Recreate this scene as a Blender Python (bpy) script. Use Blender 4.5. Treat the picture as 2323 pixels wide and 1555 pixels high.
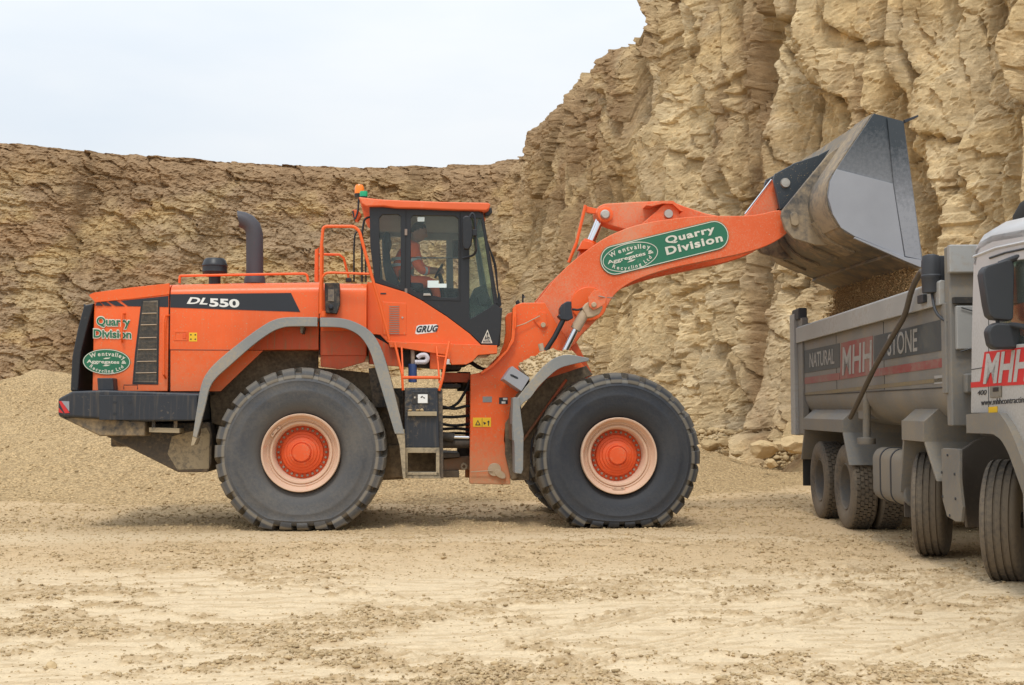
import bpy, bmesh, math, random
import numpy as np
from mathutils import Vector, Matrix, geometry
R = math.radians
random.seed(7)
for o in list(bpy.data.objects): bpy.data.objects.remove(o)
C = bpy.context.scene.collection
sc = bpy.context.scene

# ------------------------------------------------------------------ camera
F, CX, CY, HZ, CAMH = 2700.0, 1161.5, 777.5, 930.0, 1.47
PITCH = math.atan((HZ-CY)/F)
cam = bpy.data.cameras.new('camera'); camo = bpy.data.objects.new('camera', cam); C.objects.link(camo)
camo.location = (0, 0, CAMH); camo.rotation_euler = (math.pi/2+PITCH, 0, 0)
cam.sensor_width = 36; cam.lens = 36*F/2323; cam.clip_end = 2000; cam.clip_start = 0.1
sc.camera = camo
# ------------------------------------------------------------------ sky (overcast) and soft sun
SUN_EL, SUN_AZ = 60, 188     # azimuth: where the light comes from, clockwise from +Y
w = bpy.data.worlds.new("World"); sc.world = w; w.use_nodes = True
nt = w.node_tree; N = nt.nodes; Lk = nt.links
bg = N['Background']; sky = N.new('ShaderNodeTexSky'); sky.sky_type = 'NISHITA'; sky.sun_disc = False
sky.sun_elevation = R(SUN_EL); sky.sun_rotation = R(SUN_AZ); sky.dust_density = 3
tc = N.new('ShaderNodeTexCoord'); sep = N.new('ShaderNodeSeparateXYZ'); Lk.new(tc.outputs['Generated'], sep.inputs[0])
ramp = N.new('ShaderNodeMapRange'); ramp.inputs[1].default_value = 0.0; ramp.inputs[2].default_value = 1.0
ramp.inputs[3].default_value = 0.94; ramp.inputs[4].default_value = 1.75; Lk.new(sep.outputs[2], ramp.inputs[0])
mp = N.new('ShaderNodeMapping'); mp.inputs['Scale'].default_value = (1, 1, 3.2); Lk.new(tc.outputs['Generated'], mp.inputs[0])
cn = N.new('ShaderNodeTexNoise'); cn.inputs['Scale'].default_value = 2.3; cn.inputs['Detail'].default_value = 5; cn.inputs['Roughness'].default_value = .5
Lk.new(mp.outputs[0], cn.inputs[0])
cr = N.new('ShaderNodeMapRange'); cr.inputs[1].default_value = .35; cr.inputs[2].default_value = .65
cr.inputs[3].default_value = .0; cr.inputs[4].default_value = 1.0; Lk.new(cn.outputs[0], cr.inputs[0])
cc = N.new('ShaderNodeMix'); cc.data_type = 'RGBA'; cc.inputs[6].default_value = (7.3, 8.0, 8.75, 1); cc.inputs[7].default_value = (8.6, 8.9, 9.15, 1)
Lk.new(cr.outputs[0], cc.inputs[0])
ml = N.new('ShaderNodeVectorMath'); ml.operation = 'SCALE'; Lk.new(cc.outputs[2], ml.inputs[0]); Lk.new(ramp.outputs[0], ml.inputs[3])
mx = N.new('ShaderNodeMix'); mx.data_type = 'RGBA'; mx.inputs[0].default_value = 0.93
Lk.new(sky.outputs[0], mx.inputs[6]); Lk.new(ml.outputs[0], mx.inputs[7]); Lk.new(mx.outputs[2], bg.inputs[0])
bg.inputs[1].default_value = 0.10
sl = bpy.data.lights.new('sun', 'SUN'); sl.energy = 1.5; sl.angle = R(11); sl.color = (1, .965, .9)
so = bpy.data.objects.new('sun', sl); C.objects.link(so)
sd = Vector((math.sin(R(SUN_AZ))*math.cos(R(SUN_EL)), math.cos(R(SUN_AZ))*math.cos(R(SUN_EL)), math.sin(R(SUN_EL))))
so.rotation_euler = sd.to_track_quat('Z', 'Y').to_euler(); so.location = (0, -5, 30)
sc.view_settings.view_transform = 'Standard'; sc.view_settings.look = 'None'
sc.view_settings.exposure = 0.0; sc.view_settings.gamma = 1
try: sc.cycles.max_bounces = 8; sc.cycles.transparent_max_bounces = 16
except Exception: pass

# ------------------------------------------------------------------ projection helpers
def ray(px, py):
    dx = (px-CX)/F; dz = (CY-py)/F
    return Vector((dx, math.cos(PITCH)-dz*math.sin(PITCH), math.sin(PITCH)+dz*math.cos(PITCH)))
def ground_pt(px, py, z=0):
    d = ray(px, py); t = (z-CAMH)/d.z
    return Vector((d.x*t, d.y*t, z))
def at_depth(px, py, Y):
    d = ray(px, py); t = Y/d.y
    return Vector((d.x*t, Y, CAMH+d.z*t))
YAW = R(4.5)
LX = Vector((math.cos(YAW), math.sin(YAW), 0)); LY = Vector((-math.sin(YAW), math.cos(YAW), 0))
LO = ground_pt(683, 1206) + LY*1.44
def L(px, py, v):
    """pixel -> (x,z) in the loader's frame, on its lateral plane y=v"""
    d = ray(px, py); o = Vector((0, 0, CAMH))-LO
    t = (v-o.dot(LY))/d.dot(LY); p = o+d*t
    return (p.dot(LX), p.z)
def L3(px, py, v):
    x, z = L(px, py, v); return Vector((x, v, z))
TA = math.atan(79/F)
TYD = Vector((math.sin(TA), math.cos(TA), 0)); TXD = Vector((math.cos(TA), -math.sin(TA), 0))
TO = ground_pt(2222, 1322)
def T(px, py, xt):
    """pixel -> (y,z) in the truck's frame on its side plane x=xt"""
    d = ray(px, py); o = Vector((0, 0, CAMH))-TO
    t = (xt-o.dot(TXD))/d.dot(TXD); p = o+d*t
    return (p.dot(TYD), p.z)
def T3(px, py, xt):
    y, z = T(px, py, xt); return Vector((xt, y, z))
def TF(px, py, yt):
    """pixel -> (x,z) in the truck's frame on the cross plane y=yt"""
    d = ray(px, py); o = Vector((0, 0, CAMH))-TO
    t = (yt-o.dot(TYD))/d.dot(TYD); p = o+d*t
    return (p.dot(TXD), p.z)

# ------------------------------------------------------------------ materials
def nodes(m):
    m.use_nodes = True
    return m.node_tree, m.node_tree.nodes, m.node_tree.links, m.node_tree.nodes['Principled BSDF']
def noise(N, Lk, vec, scale, detail=5, rough=.55, dist=0):
    n = N.new('ShaderNodeTexNoise'); n.inputs['Scale'].default_value = scale; n.inputs['Detail'].default_value = detail
    n.inputs['Roughness'].default_value = rough; n.inputs['Distortion'].default_value = dist
    Lk.new(vec, n.inputs['Vector']); return n.outputs[0]
def rng(N, Lk, s, a, b, c=0, d=1):
    r = N.new('ShaderNodeMapRange'); r.inputs[1].default_value = a; r.inputs[2].default_value = b
    r.inputs[3].default_value = c; r.inputs[4].default_value = d; Lk.new(s, r.inputs[0]); return r.outputs[0]
def math2(N, Lk, op, a, b):
    m = N.new('ShaderNodeMath'); m.operation = op
    for i, v in enumerate((a, b)):
        if isinstance(v, (int, float)): m.inputs[i].default_value = v
        else: Lk.new(v, m.inputs[i])
    return m.outputs[0]
def mixc(N, Lk, f, a, b):
    m = N.new('ShaderNodeMix'); m.data_type = 'RGBA'
    if isinstance(f, (int, float)): m.inputs[0].default_value = f
    else: Lk.new(f, m.inputs[0])
    for i, v in ((6, a), (7, b)):
        if isinstance(v, tuple): m.inputs[i].default_value = (*v, 1)
        else: Lk.new(v, m.inputs[i])
    return m.outputs[2]
DUST = (.46, .345, .205)
def mat(name, col, rough=.5, metal=0., dust=.25, z=None, zk=.9, dcol=DUST, streak=0., speck=0., spec=.5, bump=.02, scale=1., fine=22):
    """painted/plain surface with dirt that has its own shape: patches, specks, splash up from the ground (z=(high,low))"""
    m = bpy.data.materials.new(name); t, N, Lk, b = nodes(m)
    tc = N.new('ShaderNodeTexCoord').outputs['Object']
    n1 = noise(N, Lk, tc, 1.3*scale, 6); n2 = noise(N, Lk, tc, fine*scale, 5, .65)
    mask = math2(N, Lk, 'ADD', math2(N, Lk, 'MULTIPLY', n1, .55), math2(N, Lk, 'MULTIPLY', n2, .45))
    mm = rng(N, Lk, mask, .72-dust*.42, .90-dust*.42, 0, min(.85, dust*1.6))
    if z:
        sp = N.new('ShaderNodeSeparateXYZ'); Lk.new(tc, sp.inputs[0])
        h = rng(N, Lk, sp.outputs[2], z[0], z[1], 0, 1)
        h2 = rng(N, Lk, math2(N, Lk, 'ADD', math2(N, Lk, 'MULTIPLY', h, 1.0), math2(N, Lk, 'MULTIPLY', n2, .9)), .55, 1.45, 0, zk)
        mm = math2(N, Lk, 'MAXIMUM', mm, h2)
    if streak:
        mpn = N.new('ShaderNodeMapping'); mpn.inputs['Scale'].default_value = (14, 14, .9); Lk.new(tc, mpn.inputs[0])
        s = rng(N, Lk, noise(N, Lk, mpn.outputs[0], 1.6, 4, .6), .52, .75, 0, streak)
        mm = math2(N, Lk, 'MAXIMUM', mm, s)
    if speck:
        v = noise(N, Lk, tc, 60, 2, .5)
        mm = math2(N, Lk, 'MAXIMUM', mm, rng(N, Lk, v, .71-speck*.08, .73-speck*.08, 0, .8))
    var = rng(N, Lk, n1, .3, .7, .9, 1.08)
    hs = N.new('ShaderNodeHueSaturation'); hs.inputs['Color'].default_value = (*col, 1); Lk.new(var, hs.inputs['Value'])
    Lk.new(mixc(N, Lk, mm, hs.outputs[0], dcol), b.inputs['Base Color'])
    Lk.new(rng(N, Lk, mm, 0, .6, rough, .92), b.inputs['Roughness'])
    b.inputs['Metallic'].default_value = metal; b.inputs['Specular IOR Level'].default_value = spec
    if metal: Lk.new(rng(N, Lk, mm, 0, .5, metal, 0), b.inputs['Metallic'])
    if bump:
        bp = N.new('ShaderNodeBump'); bp.inputs['Strength'].default_value = .25; bp.inputs['Distance'].default_value = bump
        Lk.new(n2, bp.inputs['Height']); Lk.new(bp.outputs[0], b.inputs['Normal'])
    return m
ORG = (.83, .125, .018)
M = {}
M['orange'] = mat('orange_paint', ORG, .36, dust=.24, z=(2.5, .7), zk=.5, speck=.5, streak=.10, bump=.002)
M['orange_frame'] = mat('orange_frame_paint', ORG, .42, dust=.2, z=(1.35, .35), zk=.85, speck=.6, bump=.004)
M['orange_dusty'] = mat('orange_dusty_paint', (.8, .13, .03), .55, dust=.62, speck=.9, bump=.004, dcol=(.66, .30, .18), fine=40)
M['orange_dirty'] = mat('orange_splashed_paint', (.6, .085, .02), .5, dust=.48, z=(2.2, 1.0), zk=.9, streak=.75, bump=.004, dcol=(.3, .22, .14))
M['orange_rail'] = mat('orange_tube', ORG, .35, dust=.12, bump=.001)
M['rim'] = mat('dusty_rim', (.72, .17, .06), .6, dust=1.1, dcol=(.64, .49, .36), fine=9, bump=.004)
M['hub'] = mat('orange_hub', (.76, .10, .02), .5, dust=.42, dcol=(.45, .27, .17), bump=.003, scale=2)
M['bolt'] = mat('bolt_steel', (.28, .21, .17), .6, dust=.5)
M['black'] = mat('black_paint', (.016, .018, .022), .42, dust=.16, z=(1.9, .3), zk=.55, bump=.002)
M['dark'] = mat('dark_grey_steel', (.022, .027, .037), .5, dust=.36, streak=.14, bump=.006)
M['dark_dirty'] = mat('dirty_dark_steel', (.035, .035, .036), .7, dust=.62, z=(1.5, .2), zk=.7, dcol=(.27, .2, .13), bump=.01, streak=.3)
M['arch'] = mat('caked_wheelhouse', (.10, .075, .05), .85, dust=.75, dcol=(.27, .2, .125), bump=.015, streak=.25)
M['decal_black'] = mat('decal_black', (.02, .024, .032), .4, dust=.1, bump=0)
M['fender'] = mat('grey_rubber_fender', (.24, .25, .25), .7, dust=.55, dcol=(.40, .33, .23), bump=.004, fine=30)
M['rubber'] = mat('black_rubber', (.02, .02, .022), .65, dust=.3)
M['chrome'] = mat('chrome_rod', (.75, .77, .8), .12, 1., dust=.15, bump=0)
M['tan_rod'] = mat('dust_coated_rod', (.5, .38, .27), .85, dust=.6)
M['pin'] = mat('pin_steel', (.5, .47, .42), .4, .7, dust=.35)
M['exhaust'] = mat('exhaust_steel', (.062, .058, .068), .55, dust=.12, bump=.002)
M['grille'] = mat('grille_mesh', (.09, .085, .075), .6, dust=.75, dcol=(.30, .24, .17))
M['white'] = mat('white_vinyl', (.78, .78, .76), .45, dust=.12, bump=0)
M['cream'] = mat('cream_vinyl', (.70, .68, .58), .5, dust=.2, bump=0)
M['green'] = mat('green_vinyl', (.012, .15, .075), .42, dust=.12, bump=0)
M['green_dusty'] = mat('green_vinyl_dusty', (.02, .16, .085), .5, dust=.36, bump=0, dcol=(.4, .36, .25), fine=40)
M['yellow'] = mat('yellow_sticker', (.85, .52, .02), .45, dust=.1, bump=0)
M['amber'] = mat('amber_lens', (.95, .24, .02), .2, dust=0, bump=0)
M['green_lens'] = mat('green_lens', (.01, .35, .16), .25, dust=0, bump=0)
M['red'] = mat('red_reflector', (.6, .03, .03), .35, dust=.3, bump=0)
M['bucket_dark'] = mat('bucket_dark_paint', (.035, .045, .055), .38, dust=.25, speck=.3, bump=.004)
M['bucket_grey'] = mat('bucket_grey_plate', (.30, .31, .34), .42, dust=.12, bump=.002)
M['bucket_worn'] = mat('bucket_worn_steel', (.13, .12, .11), .5, .5, dust=.72, dcol=(.40, .31, .20), bump=.008, fine=12)
M['bucket_floor'] = mat('bucket_floor_steel', (.13, .12, .105), .55, .15, dust=.66, dcol=(.36, .27, .165), bump=.006, fine=8)
M['step_dirty'] = mat('caked_step', (.06, .06, .06), .8, dust=.85, dcol=(.46, .37, .24), bump=.01)
M['blue'] = mat('blue_filter', (.04, .08, .22), .4, dust=.2)
M['wpipe'] = mat('white_hose', (.6, .57, .6), .4, dust=.2)
M['seat'] = mat('seat_fabric', (.04, .045, .055), .9, dust=.1)
M['paper'] = mat('paper', (.7, .8, .8), .7, dust=0, bump=0)
def tyremat(name, col, dustamt, dcol):
    m = bpy.data.materials.new(name); t, N, Lk, b = nodes(m)
    tc = N.new('ShaderNodeTexCoord').outputs['Object']
    sp = N.new('ShaderNodeSeparateXYZ'); Lk.new(tc, sp.inputs[0])
    cb = N.new('ShaderNodeCombineXYZ'); Lk.new(sp.outputs[0], cb.inputs[0]); Lk.new(sp.outputs[2], cb.inputs[2])
    ln = N.new('ShaderNodeVectorMath'); ln.operation = 'LENGTH'; Lk.new(cb.outputs[0], ln.inputs[0]); r = ln.outputs['Value']
    n1 = noise(N, Lk, tc, 2.2, 6); n2 = noise(N, Lk, tc, 30, 5, .65)
    # rings: dust collects by radius, tread blocks are caked
    rw = math2(N, Lk, 'ADD', r, math2(N, Lk, 'MULTIPLY', n1, .10))
    wv = N.new('ShaderNodeMath'); wv.operation = 'SINE'; Lk.new(math2(N, Lk, 'MULTIPLY', r, 70), wv.inputs[0])
    f = rng(N, Lk, math2(N, Lk, 'ADD', math2(N, Lk, 'ADD', n1, math2(N, Lk, 'MULTIPLY', n2, .5)), math2(N, Lk, 'MULTIPLY', wv.outputs[0], .02)), .55, .95, dustamt*.35, dustamt)
    inner = rng(N, Lk, rw, .86, .58, 0, dustamt*.8)
    outer = rng(N, Lk, rw, 1.0, 1.06, 0, .6)
    f = math2(N, Lk, 'MAXIMUM', math2(N, Lk, 'MAXIMUM', f, inner), outer)
    gap = math2(N, Lk, 'MULTIPLY', rng(N, Lk, r, .895, .915, 0, .8), rng(N, Lk, r, .958, .938, 0, 1))
    f = math2(N, Lk, 'MAXIMUM', f, gap)
    # tread face (towards the middle of the tyre) is caked with pale mud
    ay = N.new('ShaderNodeMath'); ay.operation = 'ABSOLUTE'; Lk.new(sp.outputs[1], ay.inputs[0])
    cake = math2(N, Lk, 'MULTIPLY', rng(N, Lk, ay.outputs[0], .33, .27, 0, 1), rng(N, Lk, r, .88, .93, 0, .85))
    f = math2(N, Lk, 'MAXIMUM', f, math2(N, Lk, 'MULTIPLY', cake, rng(N, Lk, n2, .3, .55, .35, 1)))
    Lk.new(mixc(N, Lk, f, col, dcol), b.inputs['Base Color']); b.inputs['Roughness'].default_value = .72
    bp = N.new('ShaderNodeBump'); bp.inputs['Strength'].default_value = .35; bp.inputs['Distance'].default_value = .012
    Lk.new(n2, bp.inputs['Height']); Lk.new(bp.outputs[0], b.inputs['Normal'])
    return m
M['tyre_rear'] = tyremat('rear_tyre_rubber', (.02, .033, .055), .46, (.25, .215, .165))
M['tyre_front'] = tyremat('front_tyre_rubber', (.008, .0155, .030), .20, (.20, .175, .135))
def glassmat(name, tint, refl=.5):
    m = bpy.data.materials.new(name); t, N, Lk, b = nodes(m)
    out = N['Material Output']; tr = N.new('ShaderNodeBsdfTransparent'); tr.inputs[0].default_value = (*tint, 1)
    gl = N.new('ShaderNodeBsdfGlossy'); gl.inputs['Roughness'].default_value = .04; gl.inputs[0].default_value = (.9, 1, 1, 1)
    fr = N.new('ShaderNodeFresnel'); fr.inputs[0].default_value = 1.5
    df = N.new('ShaderNodeBsdfDiffuse'); df.inputs[0].default_value = (.40, .42, .40, 1)
    tcx = N.new('ShaderNodeTexCoord').outputs['Object']
    dn = rng(N, Lk, noise(N, Lk, tcx, 3, 6, .6), .4, .8, .02, .08)
    ms = N.new('ShaderNodeMixShader'); Lk.new(math2(N, Lk, 'MULTIPLY', fr.outputs[0], refl*2), ms.inputs[0]); Lk.new(tr.outputs[0], ms.inputs[1]); Lk.new(gl.outputs[0], ms.inputs[2])
    m2 = N.new('ShaderNodeMixShader'); Lk.new(dn, m2.inputs[0]); Lk.new(ms.outputs[0], m2.inputs[1]); Lk.new(df.outputs[0], m2.inputs[2])
    Lk.new(m2.outputs[0], out.inputs[0]); return m
M['glass'] = glassmat('cab_glass', (.92, .97, .96), .28)
M['glass_clear'] = glassmat('front_glass', (.8, .9, .84), .4)

# ------------------------------------------------------------------ mesh toolkit
def smooth_by_angle(bm, ang=32):
    for f in bm.faces: f.smooth = True
    for e in bm.edges:
        if len(e.link_faces) == 2:
            e.smooth = e.calc_face_angle(0) < R(ang)
        else: e.smooth = False
class MB:
    def __init__(s): s.bm = bmesh.new()
    def poly(s, pts): 
        vs = [s.bm.verts.new(p) for p in pts]; s.bm.faces.new(vs); return s
    def box(s, a, b):
        x0, y0, z0 = a; x1, y1, z1 = b
        v = [s.bm.verts.new(p) for p in ((x0,y0,z0),(x1,y0,z0),(x1,y1,z0),(x0,y1,z0),(x0,y0,z1),(x1,y0,z1),(x1,y1,z1),(x0,y1,z1))]
        for f in ((0,3,2,1),(4,5,6,7),(0,1,5,4),(1,2,6,5),(2,3,7,6),(3,0,4,7)): s.bm.faces.new([v[i] for i in f])
        return s
    def prism(s, outer, v0, v1, axis='y', holes=()):
        """outline of (a,b) pairs extruded along axis between v0 and v1; holes are cut through"""
        loops = [list(outer)]+[list(h) for h in holes]
        P = (lambda a, b, v: (a, v, b)) if axis == 'y' else ((lambda a, b, v: (v, a, b)) if axis == 'x' else (lambda a, b, v: (a, b, v)))
        tris = geometry.tessellate_polygon([[Vector((a, b, 0)) for a, b in lp] for lp in loops])
        flat = [p for lp in loops for p in lp]
        A = [s.bm.verts.new(P(a, b, v0)) for a, b in flat]; B = [s.bm.verts.new(P(a, b, v1)) for a, b in flat]
        if len(loops) == 1:
            s.bm.faces.new(A); s.bm.faces.new(B[::-1])
        else:
            for t in tris:
                s.bm.faces.new([A[i] for i in t]); s.bm.faces.new([B[i] for i in t[::-1]])
        k = 0
        for lp in loops:
            n = len(lp)
            for i in range(n):
                j = (i+1) % n
                s.bm.faces.new((A[k+i], B[k+i], B[k+j], A[k+j]))
            k += n
        return s
    def tube(s, pts, r, n=10, caps=True, rs=None):
        pts = [Vector(p) for p in pts]; rings = []
        up = None
        for i, p in enumerate(pts):
            d = (pts[min(i+1, len(pts)-1)]-pts[max(i-1, 0)]).normalized()
            if up is None:
                up = Vector((0, 0, 1)) if abs(d.z) < .9 else Vector((1, 0, 0))
            a = d.cross(up).normalized(); up = a.cross(d).normalized()
            rr = rs[i] if rs else r
            rings.append([s.bm.verts.new(p+a*math.cos(2*math.pi*k/n)*rr+up*math.sin(2*math.pi*k/n)*rr) for k in range(n)])
        for i in range(len(rings)-1):
            for k in range(n):
                s.bm.faces.new((rings[i][k], rings[i][(k+1) % n], rings[i+1][(k+1) % n], rings[i+1][k]))
        if caps:
            s.bm.faces.new(rings[0][::-1]); s.bm.faces.new(rings[-1])
        return s
    def lathe(s, prof, c=(0, 0, 0), axis='y', n=64, closed=False):
        """prof: (radius, along-axis) pairs"""
        rings = []
        for r, h in prof:
            ring = []
            for k in range(n):
                a = 2*math.pi*k/n
                if axis == 'y': p = (c[0]+r*math.cos(a), c[1]+h, c[2]+r*math.sin(a))
                elif axis == 'z': p = (c[0]+r*math.cos(a), c[1]+r*math.sin(a), c[2]+h)
                else: p = (c[0]+h, c[1]+r*math.cos(a), c[2]+r*math.sin(a))
                ring.append(s.bm.verts.new(p))
            rings.append(ring)
        for i in range(len(rings)-1+(1 if closed else 0)):
            A, B = rings[i], rings[(i+1) % len(rings)]
            for k in range(n): s.bm.faces.new((A[k], A[(k+1) % n], B[(k+1) % n], B[k]))
        if not closed:
            s.bm.faces.new(rings[0][::-1]); s.bm.faces.new(rings[-1])
        return s
    def loft(s, secs, caps=True, closed=True):
        rings = [[s.bm.verts.new(p) for p in sec] for sec in secs]; n = len(rings[0])
        for i in range(len(rings)-1):
            for k in range(n if closed else n-1):
                s.bm.faces.new((rings[i][k], rings[i][(k+1) % n], rings[i+1][(k+1) % n], rings[i+1][k]))
        if caps: s.bm.faces.new(rings[0][::-1]); s.bm.faces.new(rings[-1])
        return s
    def build(s, name, m, parent=None, bevel=0, ang=32, seg=2, loc=None):
        bm = s.bm
        bmesh.ops.remove_doubles(bm, verts=bm.verts, dist=1e-5)
        bmesh.ops.recalc_face_normals(bm, faces=bm.faces)
        smooth_by_angle(bm, ang)
        me = bpy.data.meshes.new(name); bm.to_mesh(me); bm.free()
        o = bpy.data.objects.new(name, me); C.objects.link(o)
        if m: me.materials.append(m)
        if parent: o.parent = parent
        if loc: o.location = loc
        if bevel:
            b = o.modifiers.new('bevel', 'BEVEL'); b.width = bevel; b.segments = seg; b.limit_method = 'ANGLE'; b.angle_limit = R(35); b.harden_normals = True
        return o
def empty(name, loc, rz=0, parent=None):
    o = bpy.data.objects.new(name, None); C.objects.link(o); o.location = loc; o.rotation_euler = (0, 0, rz); o.empty_display_size = .3
    if parent: o.parent = parent
    return o
def tag(o, label=None, cat=None, group=None, kind=None):
    for k, v in (('label', label), ('category', cat), ('group', group), ('kind', kind)):
        if v: o[k] = v
    return o
def spline(pts, n=6):
    """Catmull-Rom through points"""
    P = [Vector(p) for p in pts]; out = []
    for i in range(len(P)-1):
        p0, p1, p2, p3 = P[max(i-1, 0)], P[i], P[i+1], P[min(i+2, len(P)-1)]
        for k in range(n):
            t = k/n
            out.append(.5*((2*p1)+(p2-p0)*t+(2*p0-5*p1+4*p2-p3)*t*t+(3*p1-p0-3*p2+p3)*t**3))
    out.append(P[-1]); return out
def LL(pts, v): return [L(a, b, v) for a, b in pts]
def TT(pts, v): return [T(a, b, v) for a, b in pts]
def SP(pts, n=5): return [(p.x, p.y) for p in spline([(a, b, 0) for a, b in pts], n)]

# ---- lettering (built-in font, converted to thin solid meshes)
_g = {}
def glyph(ch, bold):
    k = (ch, bold)
    if k in _g: return _g[k]
    def geo(s):
        c = bpy.data.curves.new('t', 'FONT'); c.body = s; c.size = 1; c.offset = bold; c.resolution_u = 4
        o = bpy.data.objects.new('t', c); C.objects.link(o)
        bpy.context.view_layer.update()
        me = bpy.data.meshes.new_from_object(o.evaluated_get(bpy.context.evaluated_depsgraph_get()))
        vs = [(v.co.x, v.co.y) for v in me.vertices]; fs = [tuple(p.vertices) for p in me.polygons]
        bpy.data.objects.remove(o); bpy.data.curves.remove(c); bpy.data.meshes.remove(me)
        return vs, fs
    vs, fs = geo(ch) if ch != ' ' else ([], [])
    a = max(v[0] for v in geo(ch+'I')[0])-max(v[0] for v in geo('I')[0])
    _g[k] = (vs, fs, a); return _g[k]
def text_geo(s, bold=.0, track=0.):
    """glyphs laid on a baseline; returns verts, faces, width"""
    V, Fc, x = [], [], 0
    for ch in s:
        vs, fs, a = glyph(ch, bold); b = len(V)
        V += [(x+u, v) for u, v in vs]; Fc += [tuple(i+b for i in f) for f in fs]; x += a+track
    return V, Fc
def flat_mesh(name, V3, Fc, m, parent, n=(0, -1, 0), thick=.003):
    bm = bmesh.new(); n = Vector(n)
    vs = [bm.verts.new(Vector(p)+n*thick) for p in V3]
    for f in Fc:
        try: bm.faces.new([vs[i] for i in f])
        except ValueError: pass
    bm.faces.ensure_lookup_table(); bm.normal_update()
    for f in list(bm.faces):
        if f.normal.dot(n) < 0: f.normal_flip()
    r = bmesh.ops.extrude_face_region(bm, geom=list(bm.faces))
    bmesh.ops.translate(bm, verts=[v for v in r['geom'] if isinstance(v, bmesh.types.BMVert)], vec=-n*thick*.9)
    bmesh.ops.recalc_face_normals(bm, faces=bm.faces)
    me = bpy.data.meshes.new(name); bm.to_mesh(me); bm.free(); me.materials.append(m)
    o = bpy.data.objects.new(name, me); C.objects.link(o); o.parent = parent; return o
CAPH = None
def fit_text(s, A, B, H, bold=0., shear=0., track=0.):
    """map text so its left baseline is A, right baseline B and cap top above A is H"""
    V, Fc = text_geo(s, bold, track)
    x0 = min(v[0] for v in V); x1 = max(v[0] for v in V); cap = max(v[1] for v in glyph('H', 0)[0])
    A, B, H = Vector(A), Vector(B), Vector(H); U = (B-A)/(x1-x0); W = (H-A)/cap
    return [A+U*(u-x0+shear*v)+W*v for u, v in V], Fc
def arc_text(s, cen, rx, rz, a0, a1, size, rot, outward=True, bold=.02, wide=1.0):
    """letters set round an ellipse (centre (x,z), tilted by rot) between angles a0..a1 in degrees"""
    adv = [glyph(c, bold)[2] for c in s]; tot = sum(adv)
    V, Fc, x = [], [], 0
    an_s = np.linspace(R(a0), R(a1), 400); sx, sz = rx*np.cos(an_s), rz*np.sin(an_s)
    al = np.concatenate([[0], np.cumsum(np.hypot(np.diff(sx), np.diff(sz)))])
    for c, a in zip(s, adv):
        t = (x+a/2)/tot; an = float(np.interp(t*al[-1], al, an_s)); x += a
        px, pz = rx*math.cos(an), rz*math.sin(an)
        tx, tz = -rx*math.sin(an), rz*math.cos(an)
        if a1 < a0: tx, tz = -tx, -tz
        l = math.hypot(tx, tz); tx /= l; tz /= l; nx, nz = -tz, tx
        vs, fs, _ = glyph(c, bold); b = len(V)
        for u, v in vs:
            uu = (u-a/2)*size*wide; vv = (v-.0)*size
            X = px+tx*uu+nx*vv; Z = pz+tz*uu+nz*vv
            V.append((cen[0]+X*math.cos(rot)-Z*math.sin(rot), cen[1]+X*math.sin(rot)+Z*math.cos(rot)))
        Fc += [tuple(i+b for i in f) for f in fs]
    return V, Fc
def join_geo(*gs):
    V, Fc = [], []
    for v, f in gs:
        b = len(V); V += list(v); Fc += [tuple(i+b for i in q) for q in f]
    return V, Fc
def ring_geo(cen, rx, rz, rot, wd, n=48):
    V, Fc = [], []
    for k in range(n):
        a = 2*math.pi*k/n
        for d in (0, -wd):
            X, Z = (rx+d)*math.cos(a), (rz+d)*math.sin(a)
            V.append((cen[0]+X*math.cos(rot)-Z*math.sin(rot), cen[1]+X*math.sin(rot)+Z*math.cos(rot)))
    for k in range(n):
        j = (k+1) % n; Fc.append((2*k, 2*j, 2*j+1, 2*k+1))
    return V, Fc
def ellipse(cen, rx, rz, rot=0, n=48):
    return [(cen[0]+rx*math.cos(2*math.pi*k/n)*math.cos(rot)-rz*math.sin(2*math.pi*k/n)*math.sin(rot),
             cen[1]+rx*math.cos(2*math.pi*k/n)*math.sin(rot)+rz*math.sin(2*math.pi*k/n)*math.cos(rot)) for k in range(n)]

# ------------------------------------------------------------------ numpy noise
def h01(ix, iy, seed):
    h = (ix.astype(np.int64)*374761393+iy.astype(np.int64)*668265263+seed*1274126177) & 0xffffffff
    h = ((h ^ (h >> 13))*1274126177) & 0xffffffff; h = ((h ^ (h >> 15))*2246822519) & 0xffffffff
    return ((h ^ (h >> 16)) & 0xffffff)/float(0x1000000)
def gn(x, y, seed=0):
    ix, iy = np.floor(x), np.floor(y); fx, fy = x-ix, y-iy
    u = fx*fx*fx*(fx*(fx*6-15)+10); v = fy*fy*fy*(fy*(fy*6-15)+10); r = []
    for dx, dy in ((0, 0), (1, 0), (0, 1), (1, 1)):
        a = h01(ix+dx, iy+dy, seed)*2*np.pi; r.append(np.cos(a)*(fx-dx)+np.sin(a)*(fy-dy))
    return ((r[0]*(1-u)+r[1]*u)*(1-v)+(r[2]*(1-u)+r[3]*u)*v)*1.5
def fbm(x, y, seed=0, o=5, g=.5):
    s, a, f, t = 0, 1, 1, 0
    for i in range(o):
        s = s+a*gn(x*f+i*17.3, y*f-i*9.1, seed+i); t += a; a *= g; f *= 2.03
    return s/t
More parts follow.
